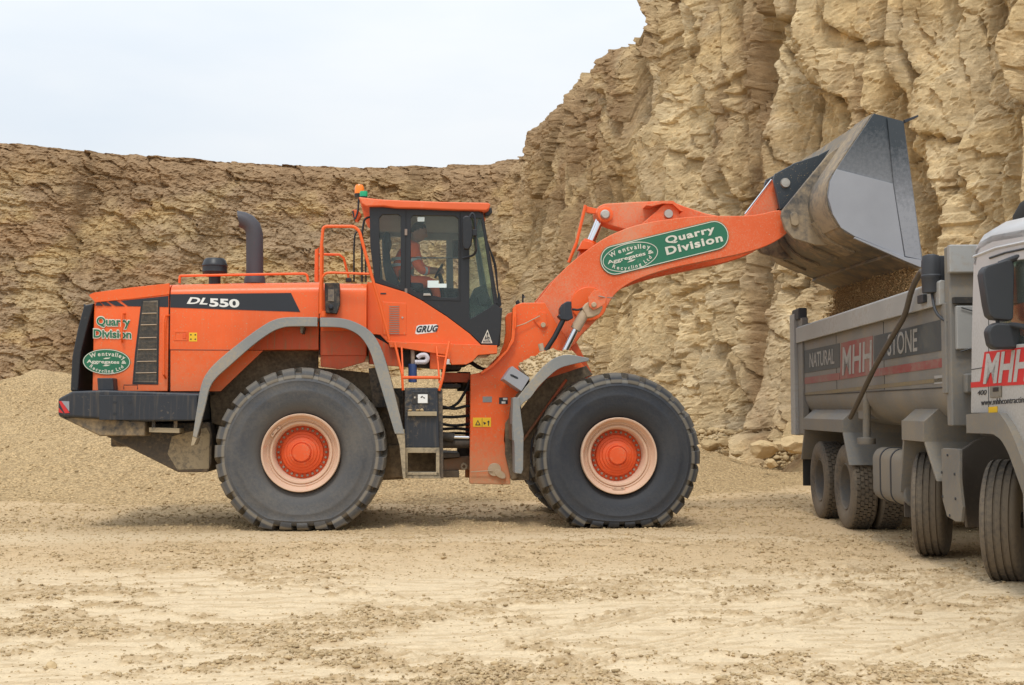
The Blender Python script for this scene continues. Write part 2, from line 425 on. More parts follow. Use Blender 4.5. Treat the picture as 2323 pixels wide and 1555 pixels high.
def vor(x, y, seed=0, jit=.9):
    ix, iy = np.floor(x), np.floor(y); f1 = np.full(x.shape, 9.); f2 = f1.copy(); cid = np.zeros(x.shape); cx = f1.copy(); cy = f1.copy()
    for dx in (-1, 0, 1):
        for dy in (-1, 0, 1):
            jx, jy = ix+dx, iy+dy
            qx = jx+.5+(h01(jx, jy, seed)-.5)*jit; qy = jy+.5+(h01(jx, jy, seed+5)-.5)*jit
            d = np.hypot(qx-x, qy-y); c = h01(jx, jy, seed+11)
            n = d < f1
            f2 = np.where(n, f1, np.minimum(f2, d)); cid = np.where(n, c, cid); cx = np.where(n, qx-x, cx); cy = np.where(n, qy-y, cy); f1 = np.where(n, d, f1)
    return f1, f2-f1, cid, cx, cy
def sstep(a, b, x):
    t = np.clip((x-a)/(b-a), 0, 1); return t*t*(3-2*t)
def grid_obj(name, P, m, col=None, smooth=True):
    """P: (rows, cols, 3) array"""
    r, c = P.shape[:2]; me = bpy.data.meshes.new(name)
    me.vertices.add(r*c); me.vertices.foreach_set('co', P.reshape(-1).astype(np.float32))
    i = np.arange((r-1)*(c-1)); a = (i//(c-1))*c+i % (c-1)
    q = np.stack([a, a+1, a+c+1, a+c], 1).reshape(-1)
    n = len(i); me.loops.add(4*n); me.loops.foreach_set('vertex_index', q.astype(np.int32))
    me.polygons.add(n); me.polygons.foreach_set('loop_start', (np.arange(n)*4).astype(np.int32))
    me.polygons.foreach_set('use_smooth', np.full(n, smooth))
    me.update(calc_edges=True); me.validate()
    if col is not None:
        at = me.color_attributes.new('tint', 'FLOAT_COLOR', 'POINT')
        cc = np.concatenate([col.reshape(-1, 3), np.ones((r*c, 1))], 1); at.data.foreach_set('color', cc.reshape(-1).astype(np.float32))
    me.materials.append(m); o = bpy.data.objects.new(name, me); C.objects.link(o); return o

# ------------------------------------------------------------------ setting materials
def rockmat(name, fine=1., bumpd=.05):
    m = bpy.data.materials.new(name); t, N, Lk, b = nodes(m)
    tc = N.new('ShaderNodeTexCoord').outputs['Object']
    at = N.new('ShaderNodeVertexColor'); at.layer_name = 'tint'
    n1 = noise(N, Lk, tc, 3*fine, 8, .62); n2 = noise(N, Lk, tc, 16*fine, 6, .65)
    mpn = N.new('ShaderNodeMapping'); mpn.inputs['Scale'].default_value = (1, 1, 5); Lk.new(tc, mpn.inputs[0])
    n3 = noise(N, Lk, mpn.outputs[0], 1.6*fine, 7, .6, .6)
    v = math2(N, Lk, 'MULTIPLY', rng(N, Lk, n1, .3, .7, .84, 1.14), rng(N, Lk, n3, .3, .7, .84, 1.14))
    v = math2(N, Lk, 'MULTIPLY', v, rng(N, Lk, n2, .3, .7, .90, 1.10))
    hs = N.new('ShaderNodeHueSaturation'); Lk.new(at.outputs[0], hs.inputs['Color']); Lk.new(v, hs.inputs['Value'])
    Lk.new(hs.outputs[0], b.inputs['Base Color']); b.inputs['Roughness'].default_value = .95; b.inputs['Specular IOR Level'].default_value = .15
    va = N.new('ShaderNodeVectorMath'); va.operation = 'MULTIPLY_ADD'; wn = N.new('ShaderNodeTexNoise'); wn.inputs['Scale'].default_value = 2.5; wn.inputs['Detail'].default_value = 5
    Lk.new(tc, wn.inputs['Vector']); Lk.new(wn.outputs['Color'], va.inputs[0]); va.inputs[1].default_value = (.45, .45, .45); Lk.new(tc, va.inputs[2])
    mv = N.new('ShaderNodeMapping'); mv.inputs['Scale'].default_value = (1, 1, 1.15); Lk.new(va.outputs[0], mv.inputs[0]); chips = None
    for sc_, wt in ((3.5, 1.6), (9, .8), (20, .35)):
        vo = N.new('ShaderNodeTexVoronoi'); vo.inputs['Scale'].default_value = sc_*fine; Lk.new(mv.outputs[0], vo.inputs['Vector'])
        s2_ = N.new('ShaderNodeSeparateColor'); Lk.new(vo.outputs['Color'], s2_.inputs[0]); o_ = math2(N, Lk, 'MULTIPLY', s2_.outputs[0], wt)
        chips = o_ if chips is None else math2(N, Lk, 'ADD', chips, o_)
    n1 = math2(N, Lk, 'ADD', n1, chips)
    hh = math2(N, Lk, 'ADD', math2(N, Lk, 'ADD', n1, math2(N, Lk, 'MULTIPLY', n2, .45)), math2(N, Lk, 'MULTIPLY', n3, .3))
    bp = N.new('ShaderNodeBump'); bp.inputs['Strength'].default_value = .75; bp.inputs['Distance'].default_value = bumpd
    Lk.new(hh, bp.inputs['Height']); Lk.new(bp.outputs[0], b.inputs['Normal']); return m
M['rock'] = rockmat('limestone_face')
def soilmat(name):
    m = bpy.data.materials.new(name); t, N, Lk, b = nodes(m)
    tc = N.new('ShaderNodeTexCoord').outputs['Object']
    at = N.new('ShaderNodeVertexColor'); at.layer_name = 'tint'
    n1 = noise(N, Lk, tc, 9, 6, .6); n2 = noise(N, Lk, tc, 55, 4, .65)
    v = math2(N, Lk, 'MULTIPLY', rng(N, Lk, n1, .3, .7, .93, 1.07), rng(N, Lk, n2, .3, .7, .86, 1.12))
    hs = N.new('ShaderNodeHueSaturation'); Lk.new(at.outputs[0], hs.inputs['Color']); Lk.new(v, hs.inputs['Value'])
    Lk.new(hs.outputs[0], b.inputs['Base Color']); b.inputs['Roughness'].default_value = .95; b.inputs['Specular IOR Level'].default_value = .1
    bp = N.new('ShaderNodeBump'); bp.inputs['Strength'].default_value = .6; bp.inputs['Distance'].default_value = .015
    Lk.new(math2(N, Lk, 'ADD', n1, n2), bp.inputs['Height']); Lk.new(bp.outputs[0], b.inputs['Normal']); return m
M['lining'] = mat('cab_lining', (.34, .36, .37), .9, dust=0, bump=0)
M['soil'] = soilmat('quarry_floor')
def gravelmat(name):
    m = bpy.data.materials.new(name); t, N, Lk, b = nodes(m)
    tc = N.new('ShaderNodeTexCoord').outputs['Object']
    at = N.new('ShaderNodeVertexColor'); at.layer_name = 'tint'
    vo = N.new('ShaderNodeTexVoronoi'); vo.inputs['Scale'].default_value = 26; Lk.new(tc, vo.inputs['Vector'])
    vo2 = N.new('ShaderNodeTexVoronoi'); vo2.inputs['Scale'].default_value = 9; Lk.new(tc, vo2.inputs['Vector'])
    sp = N.new('ShaderNodeSeparateColor'); Lk.new(vo.outputs['Color'], sp.inputs[0])
    v = math2(N, Lk, 'MULTIPLY', rng(N, Lk, sp.outputs[0], 0, 1, .72, 1.25), rng(N, Lk, vo.outputs['Distance'], .2, .6, 1.05, .75))
    hs = N.new('ShaderNodeHueSaturation'); Lk.new(at.outputs[0], hs.inputs['Color']); Lk.new(v, hs.inputs['Value'])
    Lk.new(hs.outputs[0], b.inputs['Base Color']); b.inputs['Roughness'].default_value = .95; b.inputs['Specular IOR Level'].default_value = .1
    bp = N.new('ShaderNodeBump'); bp.inputs['Strength'].default_value = .8; bp.inputs['Distance'].default_value = .03; bp.invert = True
    Lk.new(math2(N, Lk, 'ADD', vo.outputs['Distance'], math2(N, Lk, 'MULTIPLY', vo2.outputs['Distance'], .8)), bp.inputs['Height']); Lk.new(bp.outputs[0], b.inputs['Normal']); return m
M['gravel'] = gravelmat('loose_gravel')
def stonemat(name, col):
    m = bpy.data.materials.new(name); t, N, Lk, b = nodes(m)
    g = N.new('ShaderNodeNewGeometry'); tc = N.new('ShaderNodeTexCoord').outputs['Object']
    n = noise(N, Lk, tc, 6, 5, .6)
    v = math2(N, Lk, 'MULTIPLY', rng(N, Lk, g.outputs['Random Per Island'], 0, 1, .75, 1.2), rng(N, Lk, n, .3, .7, .85, 1.1))
    hs = N.new('ShaderNodeHueSaturation'); hs.inputs['Color'].default_value = (*col, 1); Lk.new(v, hs.inputs['Value'])
    Lk.new(hs.outputs[0], b.inputs['Base Color']); b.inputs['Roughness'].default_value = .95; b.inputs['Specular IOR Level'].default_value = .1
    bp = N.new('ShaderNodeBump'); bp.inputs['Strength'].default_value = .5; bp.inputs['Distance'].default_value = .02
    Lk.new(noise(N, Lk, tc, 20, 5, .6), bp.inputs['Height']); Lk.new(bp.outputs[0], b.inputs['Normal']); return m
M['stone'] = stonemat('limestone_rubble', (.50, .37, .205))
M['clod'] = stonemat('earth_clods', (.50, .37, .21))
M['load'] = stonemat('falling_earth', (.40, .26, .125))

M['fall'] = stonemat('falling_fines', (.44, .295, .15))
# ------------------------------------------------------------------ quarry cliff
def build_cliff():
    ctrl = [(-70, 30), (-48, 46), (-34, 55), (-26, 58), (-18, 59.5), (-10, 60), (-4, 58.5), (-.5, 57), (.9, 54.2), (2.2, 48.5), (4.2, 41), (5.9, 34.5), (7.7, 30), (10.6, 25.5), (13.6, 21), (17.5, 16), (23, 11), (34, 5)]
    sp = spline([(a, b, 0) for a, b in ctrl], 40)
    P = np.array([(p.x, p.y) for p in sp]); seg = np.hypot(*np.diff(P, axis=0).T); S = np.concatenate([[0], np.cumsum(seg)])
    # step size grows with distance from the camera and outside the frame
    s, st = 0., []
    while s < S[-1]:
        st.append(s); x = np.interp(s, S, P[:, 0]); y = np.interp(s, S, P[:, 1]); ang = x/max(y, 1)
        inside = -.52 < ang < .66
        s += (.085 if x < 0 else .05) if inside else .6
    st = np.array(st); X = np.interp(st, S, P[:, 0]); Y = np.interp(st, S, P[:, 1])
    k = np.ones(41)/41
    dx = np.gradient(X, st); dy = np.gradient(Y, st); l = np.hypot(dx, dy)
    nx, ny = dy/l, -dx/l       # towards the quarry floor
    nx = np.interp(st, st[::20], nx[::20]); ny = np.interp(st, st[::20], ny[::20])
    # rim height from the skyline of the photograph (pixel x -> pixel y)
    sky = [(-600, 300), (0, 322), (60, 325), (150, 338), (250, 345), (350, 352), (500, 362), (620, 370), (800, 376), (900, 375), (1000, 372), (1100, 368), (1150, 356), (1190, 338), (1204, 330), (1207, 268), (1250, 228), (1300, 182), (1340, 135), (1352, 110), (1400, 92), (1432, 84), (1436, 20), (1445, -5), (1520, -80), (1700, -230), (2000, -420), (2400, -700), (3200, -1200)]
    pxs = CX+F*X/Y*1.0
    yy = np.interp(pxs, [a for a, b in sky], [b for a, b in sky])
    tanv = ((CY-yy)/F*math.cos(PITCH)+math.sin(PITCH))/(math.cos(PITCH)-(CY-yy)/F*math.sin(PITCH))
    top = CAMH+tanv*Y
    top = np.where(X > 9, np.minimum(top, 19+.3*np.sin(st)), top); top = np.clip(top, 8, 21)
    rows = 330; V = np.concatenate([np.linspace(0, 1, rows)**1.0, 1+np.array([.012, .03, .07, .15, .3, .6, 1.0])])
    s2, v2 = np.meshgrid(st, V); topg = np.broadcast_to(top, s2.shape)
    Z = -1.5+np.clip(v2, 0, 1)*(topg+1.5)
    right = sstep(69.5, 73, s2) if False else sstep(-1, 3, np.broadcast_to(X, s2.shape))
    left = 1-right
    D = np.zeros_like(s2)
    u, z = s2, Z
    wx = fbm(u*.35, z*.35, 3, 4); wz = fbm(u*.35+40, z*.35, 8, 4)
    D += fbm(u*.11, z*.03, 21, 3)*(.95*right+1.3*left)
    # jagged, not billowy, warp so that joints stay straight with chipped edges
    jw = fbm(u*.5, z*.22, 33, 3)*.7+fbm(u*2.2, z*1.7, 34, 4, .65)*.22; jz = fbm(u*.4+7, z*.5, 35, 3)*1.1+fbm(u*2.0, z*2.4, 36, 4, .65)*.22
    # tall jointed columns: each face is turned a little towards the quarry mouth
    jc = fbm(u*.4, z*.10, 37, 3)*.8+fbm(u*1.2, z*.45, 38, 4, .55)*.16
    f1, e, c, cx, cy = vor((u+jc)/2.2, (z+jz*1.2)/9.5, 31)
    D += right*((c-.5)*.75+cx*1.35+cy*.08-.34*np.exp(-e*40)); col_c = c; crack1 = np.exp(-e*60)*right
    f1, e, c, cx, cy = vor((u+jc*.9+jw*.12)/.92, (z+jz*.9)/2.6, 47)
    D += right*((c-.5)*.24+cx*.55+cy*.03-.14*np.exp(-e*34)); crack2 = np.exp(-e*34)*sstep(.3, .6, .5+.6*wz)
    f1, e, c3_, cx, cy = vor((u+jc*.7+jw*.15)/.40+9, (z+jz*.5)/.80, 59, 1.)
    D += right*((c3_-.5)*.04+cx*.17+cy*.01)*(.25+.75*sstep(.38, .55, .5+.8*fbm(u*.3+5, z*.3, 119, 3)))
    # rough benches on the left wall
    f1, e, cl, cx, cy = vor((u+jw*1.4)/1.9, (z+jz*.5)/.80, 48, 1.)
    D += left*((cl-.5)*.13+cx*.22+cy*.04)
    f1, e, cl2, cx, cy = vor((u+jw)/.62, (z+jz*.4)/.30, 49, 1.)
    D += left*((cl2-.5)*.07+cx*.08+cy*.03)
    # bedded blocks that open up along some ledges
    f1, e, c2, cx, cy = vor((u+jw*.5)/.50+30, (z+jz*.12)/.22, 53)
    ledge = sstep(.48, .62, .5+.8*fbm(u*.14+9, z*.30, 67, 3)+.30*sstep(.5, 1, v2)*sstep(10, 2, np.broadcast_to(X, s2.shape)))
    D += (c2-.5)*(.008+.24*ledge*right+.05*left)-.05*np.exp(-e*16)*ledge
    q = z/.62+fbm(u*.08, z*.1, 71, 3)*1.4; fq = q-np.floor(q)
    D += (h01(np.floor(q), np.floor(q)*0+3, 5)-.5)*(.10*left+.0*right)
    D += fbm(u*.8, z*.8, 81, 6, .62)*(.045*right+.40*left)
    gully = sstep(.62, .8, .5+.8*fbm(u*.30, z*.06, 83, 3)); D -= left*gully*.9
    rug = fbm(u*3.1, z*3.4, 91, 5, .65); D += rug*(.014*right+.07*left)
    f1, e, c4, cx, cy = vor((u+jw*.5)/.17, (z+jz*.3)/.15, 57, 1.)
    D += ((c4-.5)*.018+cy*.018)*(.4*right+left)+cx*.045
    # a deep brown fissure between two buttresses on the right face
    pxg = CX+F*np.broadcast_to(X, s2.shape)/np.broadcast_to(Y, s2.shape)
    fc = 1800+(1-v2)*6+jc*26
    fis = np.exp(-((pxg-fc)/26)**2)*right; D -= fis*1.15
    stepr = sstep(1815, 1835, pxg-jc*26)*right; D += stepr*.9-.4*right
    D += .9*sstep(1500, 1440, pxg)*sstep(1380, 1432, pxg)*sstep(.5, .8, v2)
    # batter: the foot leans out, scree at the bottom
    D += left*(1-v2.clip(0, 1))*5.5+right*(1-v2.clip(0, 1))*.9
    D += right*sstep(.24, .0, v2)**1.6*2.6*(.8+.5*gn(u*.5, z*0, 5))+left*sstep(.34, .0, v2)*3
    # rounded top and plateau
    over = np.clip(v2-1, 0, None)
    rimn = (fbm(u*.9, u*0, 95, 5)*.22+fbm(u*4, u*0, 97, 3)*.08)*(.25+.75*right)
    rise = rimn*sstep(.9, 1, v2)
    Zf = Z+rise+fbm(u*1.5, z*1.5, 99, 4)*.10*(.4+.6*right)+over*.6
    D -= sstep(.93, 1.0, v2)**2*(.5*right+.6*left)
    D -= over*22
    Dm = D[int(rows*.5):int(rows*.93)].max(0); kk = np.hanning(31); kk /= kk.sum(); Dm = np.convolve(np.pad(Dm, 15, mode='edge'), kk, 'valid')*.9
    Dr = np.convolve(np.pad(D[int(rows*.97)], 15, mode='edge'), kk, 'valid'); wl = left[0]; Dm = Dm*(1-wl)+Dr*wl
    Xd = X+nx*Dm; Yd = Y+ny*Dm; pd = CX+F*Xd/Yd
    yy = np.interp(pd, [a for a, b in sky], [b for a, b in sky])
    tanv = ((CY-yy)/F*math.cos(PITCH)+math.sin(PITCH))/(math.cos(PITCH)-(CY-yy)/F*math.sin(PITCH))
    t2 = CAMH+tanv*Yd; t2 = np.where(X > 9, np.minimum(t2, 19+.3*np.sin(st)), t2); t2 = np.clip(t2, 8, 21); k2 = np.hanning(7); k2 /= k2.sum(); t2 = np.convolve(np.pad(t2, 3, mode='edge'), k2, 'valid')
    Zf = Zf-Z+(-1.5+np.clip(v2, 0, 1)*(t2[None]+1.5))
    PX = np.broadcast_to(X, s2.shape)+np.broadcast_to(nx, s2.shape)*D; PY = np.broadcast_to(Y, s2.shape)+np.broadcast_to(ny, s2.shape)*D
    pxg = CX+F*PX/np.maximum(PY, 1)
    # colour
    def c3(a): return np.array(a)[None, None, :]
    lay = sstep(.35, .65, .5+.7*fbm(u*.10, z*.55+wz*.5, 101, 5)); blot = sstep(.3, .7, .5+.8*fbm(u*.35, z*.35, 103, 5))
    cream = c3((.74, .575, .335)); gold = c3((.66, .465, .22)); brn = c3((.31, .20, .11)); grey = c3((.43, .345, .235)); lbrn = c3((.45, .315, .165))
    rc = cream*(1-.55*blot[..., None])+gold*.55*blot[..., None]
    rc = rc*(1-.30*lay[..., None])+grey*1.15*.30*lay[..., None]
    st_ = sstep(.52, .62, .5+.85*fbm(u*.6, z*.25, 127, 6, .62))[..., None]*.45; rc = rc*(1-st_)+lbrn*.95*st_
    wht = sstep(.60, .68, .5+.85*fbm(u*.5+50, z*.7, 129, 6, .62))[..., None]*.4; rc = rc*(1-wht)+c3((.66, .55, .38))*wht
    colr = sstep(.55, .62, np.sin(col_c*40)*.5+.5)*.25
    rc = rc*(1-colr[..., None])+lbrn*1.1*colr[..., None]
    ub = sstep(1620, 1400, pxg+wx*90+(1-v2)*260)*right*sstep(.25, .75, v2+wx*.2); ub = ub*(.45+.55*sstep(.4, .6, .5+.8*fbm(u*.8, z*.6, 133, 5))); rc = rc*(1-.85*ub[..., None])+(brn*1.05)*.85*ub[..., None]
    brs = np.clip(1.2*np.exp(-((pxg-1722-wx*30)/34)**2)*(.55+.45*sstep(-.3, .3, fbm(u*1.5, z*.8, 131, 4)))+.8*sstep(.62, .74, .5+.8*fbm(u*.5, z*.12, 107, 5)), 0, 1)*.78
    rc = rc*(1-brs[..., None])+brn*1.05*brs[..., None]
    gb = sstep(.6, .75, .5+.8*fbm(u*.4+60, z*.2, 117, 4))*.45*sstep(.7, .2, v2)
    rc = rc*(1-gb[..., None])+c3((.52, .41, .27))*gb[..., None]
    blot2 = sstep(.45, .62, .5+.8*fbm(u*.22+80, z*.35, 123, 6, .6)); lc = brn*1.28*(1-.8*blot2[..., None])+(gold*.90)*.8*blot2[..., None]
    lc = lc*(1-.4*lay[..., None])+grey*.86*.4*lay[..., None]; lc = lc*(1-(.35*gully)[..., None])+c3((.50, .38, .22))*(.35*gully)[..., None]
    tp = sstep(.80, .95, v2+wz*.12)*.85; lc = lc*(1-tp[..., None])+brn*1.1*tp[..., None]
    dk = sstep(.52, .75, .5+.8*fbm(u*.13, z*.25, 113, 5))*.55; lc = lc*(1-dk[..., None])+brn*.95*dk[..., None]
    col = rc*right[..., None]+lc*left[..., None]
    crk = np.clip(.7*crack1+.5*crack2*right, 0, .7); col = col*(1-crk[..., None])+c3((.22, .15, .08))*crk[..., None]
    col *= (1+.12*(c2-.5))[..., None]
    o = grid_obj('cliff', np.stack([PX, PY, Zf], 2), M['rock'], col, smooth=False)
    tag(o, kind='structure'); return o
build_cliff()

# ------------------------------------------------------------------ quarry floor
def track_d(x, y, pts):
    """signed distance to polyline (numpy)"""
    best = np.full(x.shape, 1e9); sg = np.zeros(x.shape)
    for (ax, ay), (bx, by) in zip(pts[:-1], pts[1:]):
        vx, vy = bx-ax, by-ay; l2 = vx*vx+vy*vy; t = np.clip(((x-ax)*vx+(y-ay)*vy)/l2, 0, 1)
        d = np.hypot(x-ax-t*vx, y-ay-t*vy); s_ = np.sign(vx*(y-ay)-vy*(x-ax)); n = d < best
        sg = np.where(n, s_*d, sg); best = np.where(n, d, best)
    return sg
TRK = []
for px in ([(2500, 1290), (2260, 1318), (2060, 1362), (1850, 1405), (1620, 1440), (1380, 1490), (1100, 1560)],
           [(2450, 1210), (2100, 1262), (1900, 1310), (1700, 1345), (1560, 1370), (1380, 1410), (1180, 1450), (900, 1500)],
           [(2400, 1400), (2150, 1455), (2000, 1500), (1850, 1555), (1650, 1640)],
           [(-60, 1380), (-20, 1350), (15, 1330), (30, 1310), (35, 1296)]):
    TRK.append([(ground_pt(a, b).x, ground_pt(a, b).y) for a, b in px])
def ground_h(x, y):
    near = sstep(40, 14, y)
    h = fbm(x*.25, y*.25, 201, 3)*.05*near
    h += fbm(x*1.1, y*1.1, 203, 4)*.022
    # rumpled mud patches
    pm = patch_mask(x, y)
    h += pm*(.012+.055*np.abs(fbm(x*6, y*6, 205, 4, .62)))*near
    h += fbm(x*7, y*9, 207, 4, .6)*.010*near
    for i, t in enumerate(TRK):
        d = track_d(x, y, t); a = .17 if i != 3 else .16
        h -= np.where(np.abs(d) < a, (.014+.016*np.cos(d*2*np.pi/.072))*sstep(a, a-.03, np.abs(d)), 0)*(.35+.65*sstep(-.25, .25, gn(x*.8, y*.8, 233+i)))
    # keep it level under the wheels
    h *= .25+.75*sstep(.7, 1.8, np.abs(y-14.6-.08*x))
    h += sstep(24, 60, y)*.5
    return h
def patch_mask(x, y):
    a = .5+.62*fbm(x*.5, y*.7, 211, 3, .6)+.55*fbm(x*2.0, y*3.4, 213, 5, .68)
    return sstep(.52, .63, a)
def gravel_mask(x, y):
    b = sstep(10.4, 12.4, y+1.3*fbm(x*.3, y*.3, 221, 3)+.3*fbm(x*1.5, y*1.5, 222, 3)-.05*x)
    c = sstep(-7, -2, x+fbm(x*.4, y*.4, 227, 2)*2)
    return b*(1-.0*c)
def build_ground():
    xs = np.concatenate([np.linspace(-90, -13, 40)[:-1], np.linspace(-13, -6.6, 110)[:-1], np.linspace(-6.6, 6.6, 620), np.linspace(6.6, 13, 110)[1:], np.linspace(13, 90, 40)[1:]])
    ys = np.concatenate([np.linspace(-60, 2, 18), np.linspace(2, 4.6, 25)[1:], np.exp(np.linspace(math.log(4.6), math.log(24), 640))[1:], np.exp(np.linspace(math.log(24), math.log(90), 120))[1:]])
    x, y = np.meshgrid(xs, ys); z = ground_h(x, y)
    pale = np.array((.715, .565, .37)); brown = np.array((.40, .275, .145)); grav = np.array((.54, .39, .225)); dark = np.array((.38, .255, .125))
    pm = patch_mask(x, y)[..., None]*(.35+.65*sstep(-.15, .25, fbm(x*9, y*12, 241, 4, .65)))[..., None]; gm = gravel_mask(x, y)[..., None]
    big = (.5+.6*fbm(x*.2, y*.3, 251, 3))[..., None]
    col = pale*(1-.10*big)*(1-.92*pm)+brown*.92*pm
    # wind-blown/rolled gravel band behind; compacted pale lane under the machine
    lane = sstep(.42, .0, np.abs(y-13.75-.35*fbm(x*.4, y*0, 261, 3))/2.2)[..., None]*.5*(1-pm*.5)
    g2 = grav*(1-.35*(pm))+dark*.35*pm
    gm2 = gm*(1-lane)
    col = col*(1-gm2*.85)+g2*gm2*.85
    far = sstep(22, 30, y)[..., None]; col = col*(1-far)+np.array((.46, .335, .18))*far
    for i_, t_ in enumerate(TRK):
        d = track_d(x, y, t_); m_ = (np.abs(d) < .17)*(.5-.5*np.cos(d*2*np.pi/.072+np.pi))*.55*(.35+.65*sstep(-.25, .25, gn(x*.8, y*.8, 233+i_)))
        col = col*(1-m_[..., None])+brown*m_[..., None]
    sm = sstep(.52, .60, .5+.8*fbm(x*1.6+y*.5, y*9-x*1.2, 271, 5, .65))[..., None]*.40*(1-gm); col = col*(1-sm)+brown*1.08*sm
    P = np.stack([x, y, z], 2)
    o = grid_obj('ground', P, M['soil'], col); tag(o, kind='structure')
build_ground()

# ------------------------------------------------------------------ stockpile of gravel behind the loader
def pile_h(x, y):
    """height of the long stockpile"""
    n = fbm(x*.25, y*.25, 301, 3)
    def cone(cx, cy, h, sl, e=1.):
        d = np.hypot((x-cx)*e, y-cy); return h-np.sqrt((d*sl)**2+.12)+.3*n
    hs = [cone(-12.2, 31, 2.78, .50, .8), cone(-8.0, 27, 2.35, .46, .8), cone(-4.5, 26, 2.5, .40, .75), cone(-.9, 27.5, 2.85, .50, .92), cone(-19, 27, 2.0, .48, .8)]
    h = hs[0]
    for k in hs[1:]: h = np.maximum(h, k)+.25*np.exp(-((h-k)/.5)**2)
    apr = .30-.33*(18.6+.6*fbm(x*.5, y*.1, 331, 3)-y)
    h = np.maximum(h, np.minimum(apr, .32+.1*n)-.1) if False else h
    return h+.22*fbm(x*.7, y*.7, 333, 4)
def build_pile():
    xs = np.linspace(-26, 9, 620); ys = np.linspace(16.2, 40, 360); x, y = np.meshgrid(xs, ys)
    h = pile_h(x, y)
    g = ground_h(x, y)
    z = g-.05+np.log1p(np.exp(np.clip(h, -8, 9)*3))/3
    z = z+(fbm(x*.9, y*.9, 311, 5, .6)*.10+fbm(x*5, y*5, 313, 3)*.03)*sstep(-.5, .5, h)
    z = np.where((x < -25.9) | (x > 8.95) | (y < 16.3) | (y > 39.9), g-.1, z)
    n = (.5+.7*fbm(x*.5, y*.5, 317, 4))[..., None]
    col = np.array((.56, .40, .215))*(1-.5*n)+np.array((.44, .30, .15))*.5*n
    o = grid_obj('gravel_pile', np.stack([x, y, z], 2), M['gravel'], col)
    tag(o, 'long stockpile of tan gravel behind the loader', 'gravel', kind='stuff')
build_pile()

# ------------------------------------------------------------------ stones
def rock_bm(bm, c, r, rnd, sub=1, sq=.7, mat3=None):
    q = bmesh.ops.create_icosphere(bm, subdivisions=sub, radius=1)
    a = Matrix.Rotation(rnd.uniform(0, 6.28), 3, 'Z') @ Matrix.Rotation(rnd.uniform(-.4, .4), 3, 'X')
    sx, sy, sz = rnd.uniform(.7, 1.3), rnd.uniform(.7, 1.2), rnd.uniform(.6, 1)*sq
    for v in q['verts']:
        p = v.co*(1+rnd.uniform(-.22, .22)); v.co = Vector(c)+(a @ Vector((p.x*sx, p.y*sy, p.z*sz)))*r
def boulder_bm(bm, r, rnd):
    from mathutils import noise as mn
    q = bmesh.ops.create_icosphere(bm, subdivisions=4, radius=1); o = Vector((rnd.uniform(0, 50), rnd.uniform(0, 50), 0)); cuts = []
    for k in range(9):
        a, z_ = rnd.uniform(0, 6.28), rnd.uniform(-.6, 1); h_ = math.sqrt(max(0, 1-z_*z_)); cuts.append((Vector((h_*math.cos(a), h_*math.sin(a), z_)), rnd.uniform(.55, .85)))
    sx, sy, sz = rnd.uniform(.9, 1.3), rnd.uniform(.7, 1.0), rnd.uniform(.55, .8)
    for v in q['verts']:
        p = v.co.copy()
        for n_, d_ in cuts:
            k = p.dot(n_)
            if k > d_: p -= n_*(k-d_)*.92
        p *= 1+.10*mn.noise(p*2+o)+.05*mn.noise(p*7+o)+.02*mn.noise(p*18+o)
        v.co = Vector((p.x*sx, p.y*sy, p.z*sz))*r
ICO = None
def scatter(name, pts, m, label, cat, seed=1, sq=.6):
    """one mesh of thousands of faceted crumbs: pts = (x,y,z,r)"""
    t = bmesh.new(); bmesh.ops.create_icosphere(t, subdivisions=1, radius=1); t.verts.ensure_lookup_table()
    bv = np.array([v.co[:] for v in t.verts]); bf = np.array([[v.index for v in f.verts] for f in t.faces]); t.free()
    rs = np.random.RandomState(seed); n = len(pts); P = np.array(pts)
    k = len(bv); V = bv[None]*(1+rs.uniform(-.28, .28, (n, k, 1)))
    V = V*rs.uniform(.7, 1.35, (n, 1, 3))*np.array((1, 1, sq)); an = rs.uniform(0, 6.28, n)
    x = V[..., 0]*np.cos(an)[:, None]-V[..., 1]*np.sin(an)[:, None]; y = V[..., 0]*np.sin(an)[:, None]+V[..., 1]*np.cos(an)[:, None]
    V = np.stack([x, y, V[..., 2]], 2)*P[:, 3][:, None, None]+P[:, None, :3]
    Fc = (bf[None]+(np.arange(n)*k)[:, None, None]).reshape(-1)
    me = bpy.data.meshes.new(name); me.vertices.add(n*k); me.vertices.foreach_set('co', V.reshape(-1).astype(np.float32))
    nf = n*len(bf); me.loops.add(nf*3); me.loops.foreach_set('vertex_index', Fc.astype(np.int32)); me.polygons.add(nf)
    me.polygons.foreach_set('loop_start', (np.arange(nf)*3).astype(np.int32)); me.update(calc_edges=True); me.materials.append(m)
    o = bpy.data.objects.new(name, me); C.objects.link(o); tag(o, label, cat, kind='stuff'); return o
rs = np.random.RandomState(3)
def ground_scatter():
    n = 170000
    px = rs.uniform(-60, 2400, n); py = 1140+(rs.uniform(0, 1, n)**.75)*430
    d = (HZ-0, 0)
    Y = CAMH*F/(py-HZ); X = (px-CX)/F*Y
    pm = patch_mask(X, Y); gm = gravel_mask(X, Y)
    cl = sstep(.0, .5, fbm(X*1.3, Y*1.6, 401, 4))
    keep = rs.uniform(0, 1, n) < (.03+.55*pm*(.35+cl)+.34*gm)
    X, Y, pm, gm = X[keep], Y[keep], pm[keep], gm[keep]
    r = (.0035+.008*rs.uniform(0, 1, len(X))**2.5+.016*pm*rs.uniform(0, 1, len(X))**9)*(1+.10*np.maximum(Y-9, 0))
    r = np.minimum(r, .024)
    z = ground_h(X, Y)+r*.15
    scatter('loose_stones', np.stack([X, Y, z, r], 1), M['clod'], 'crumbs of earth and small stones strewn over the pale quarry floor', 'stones', 5, .55)
ground_scatter()
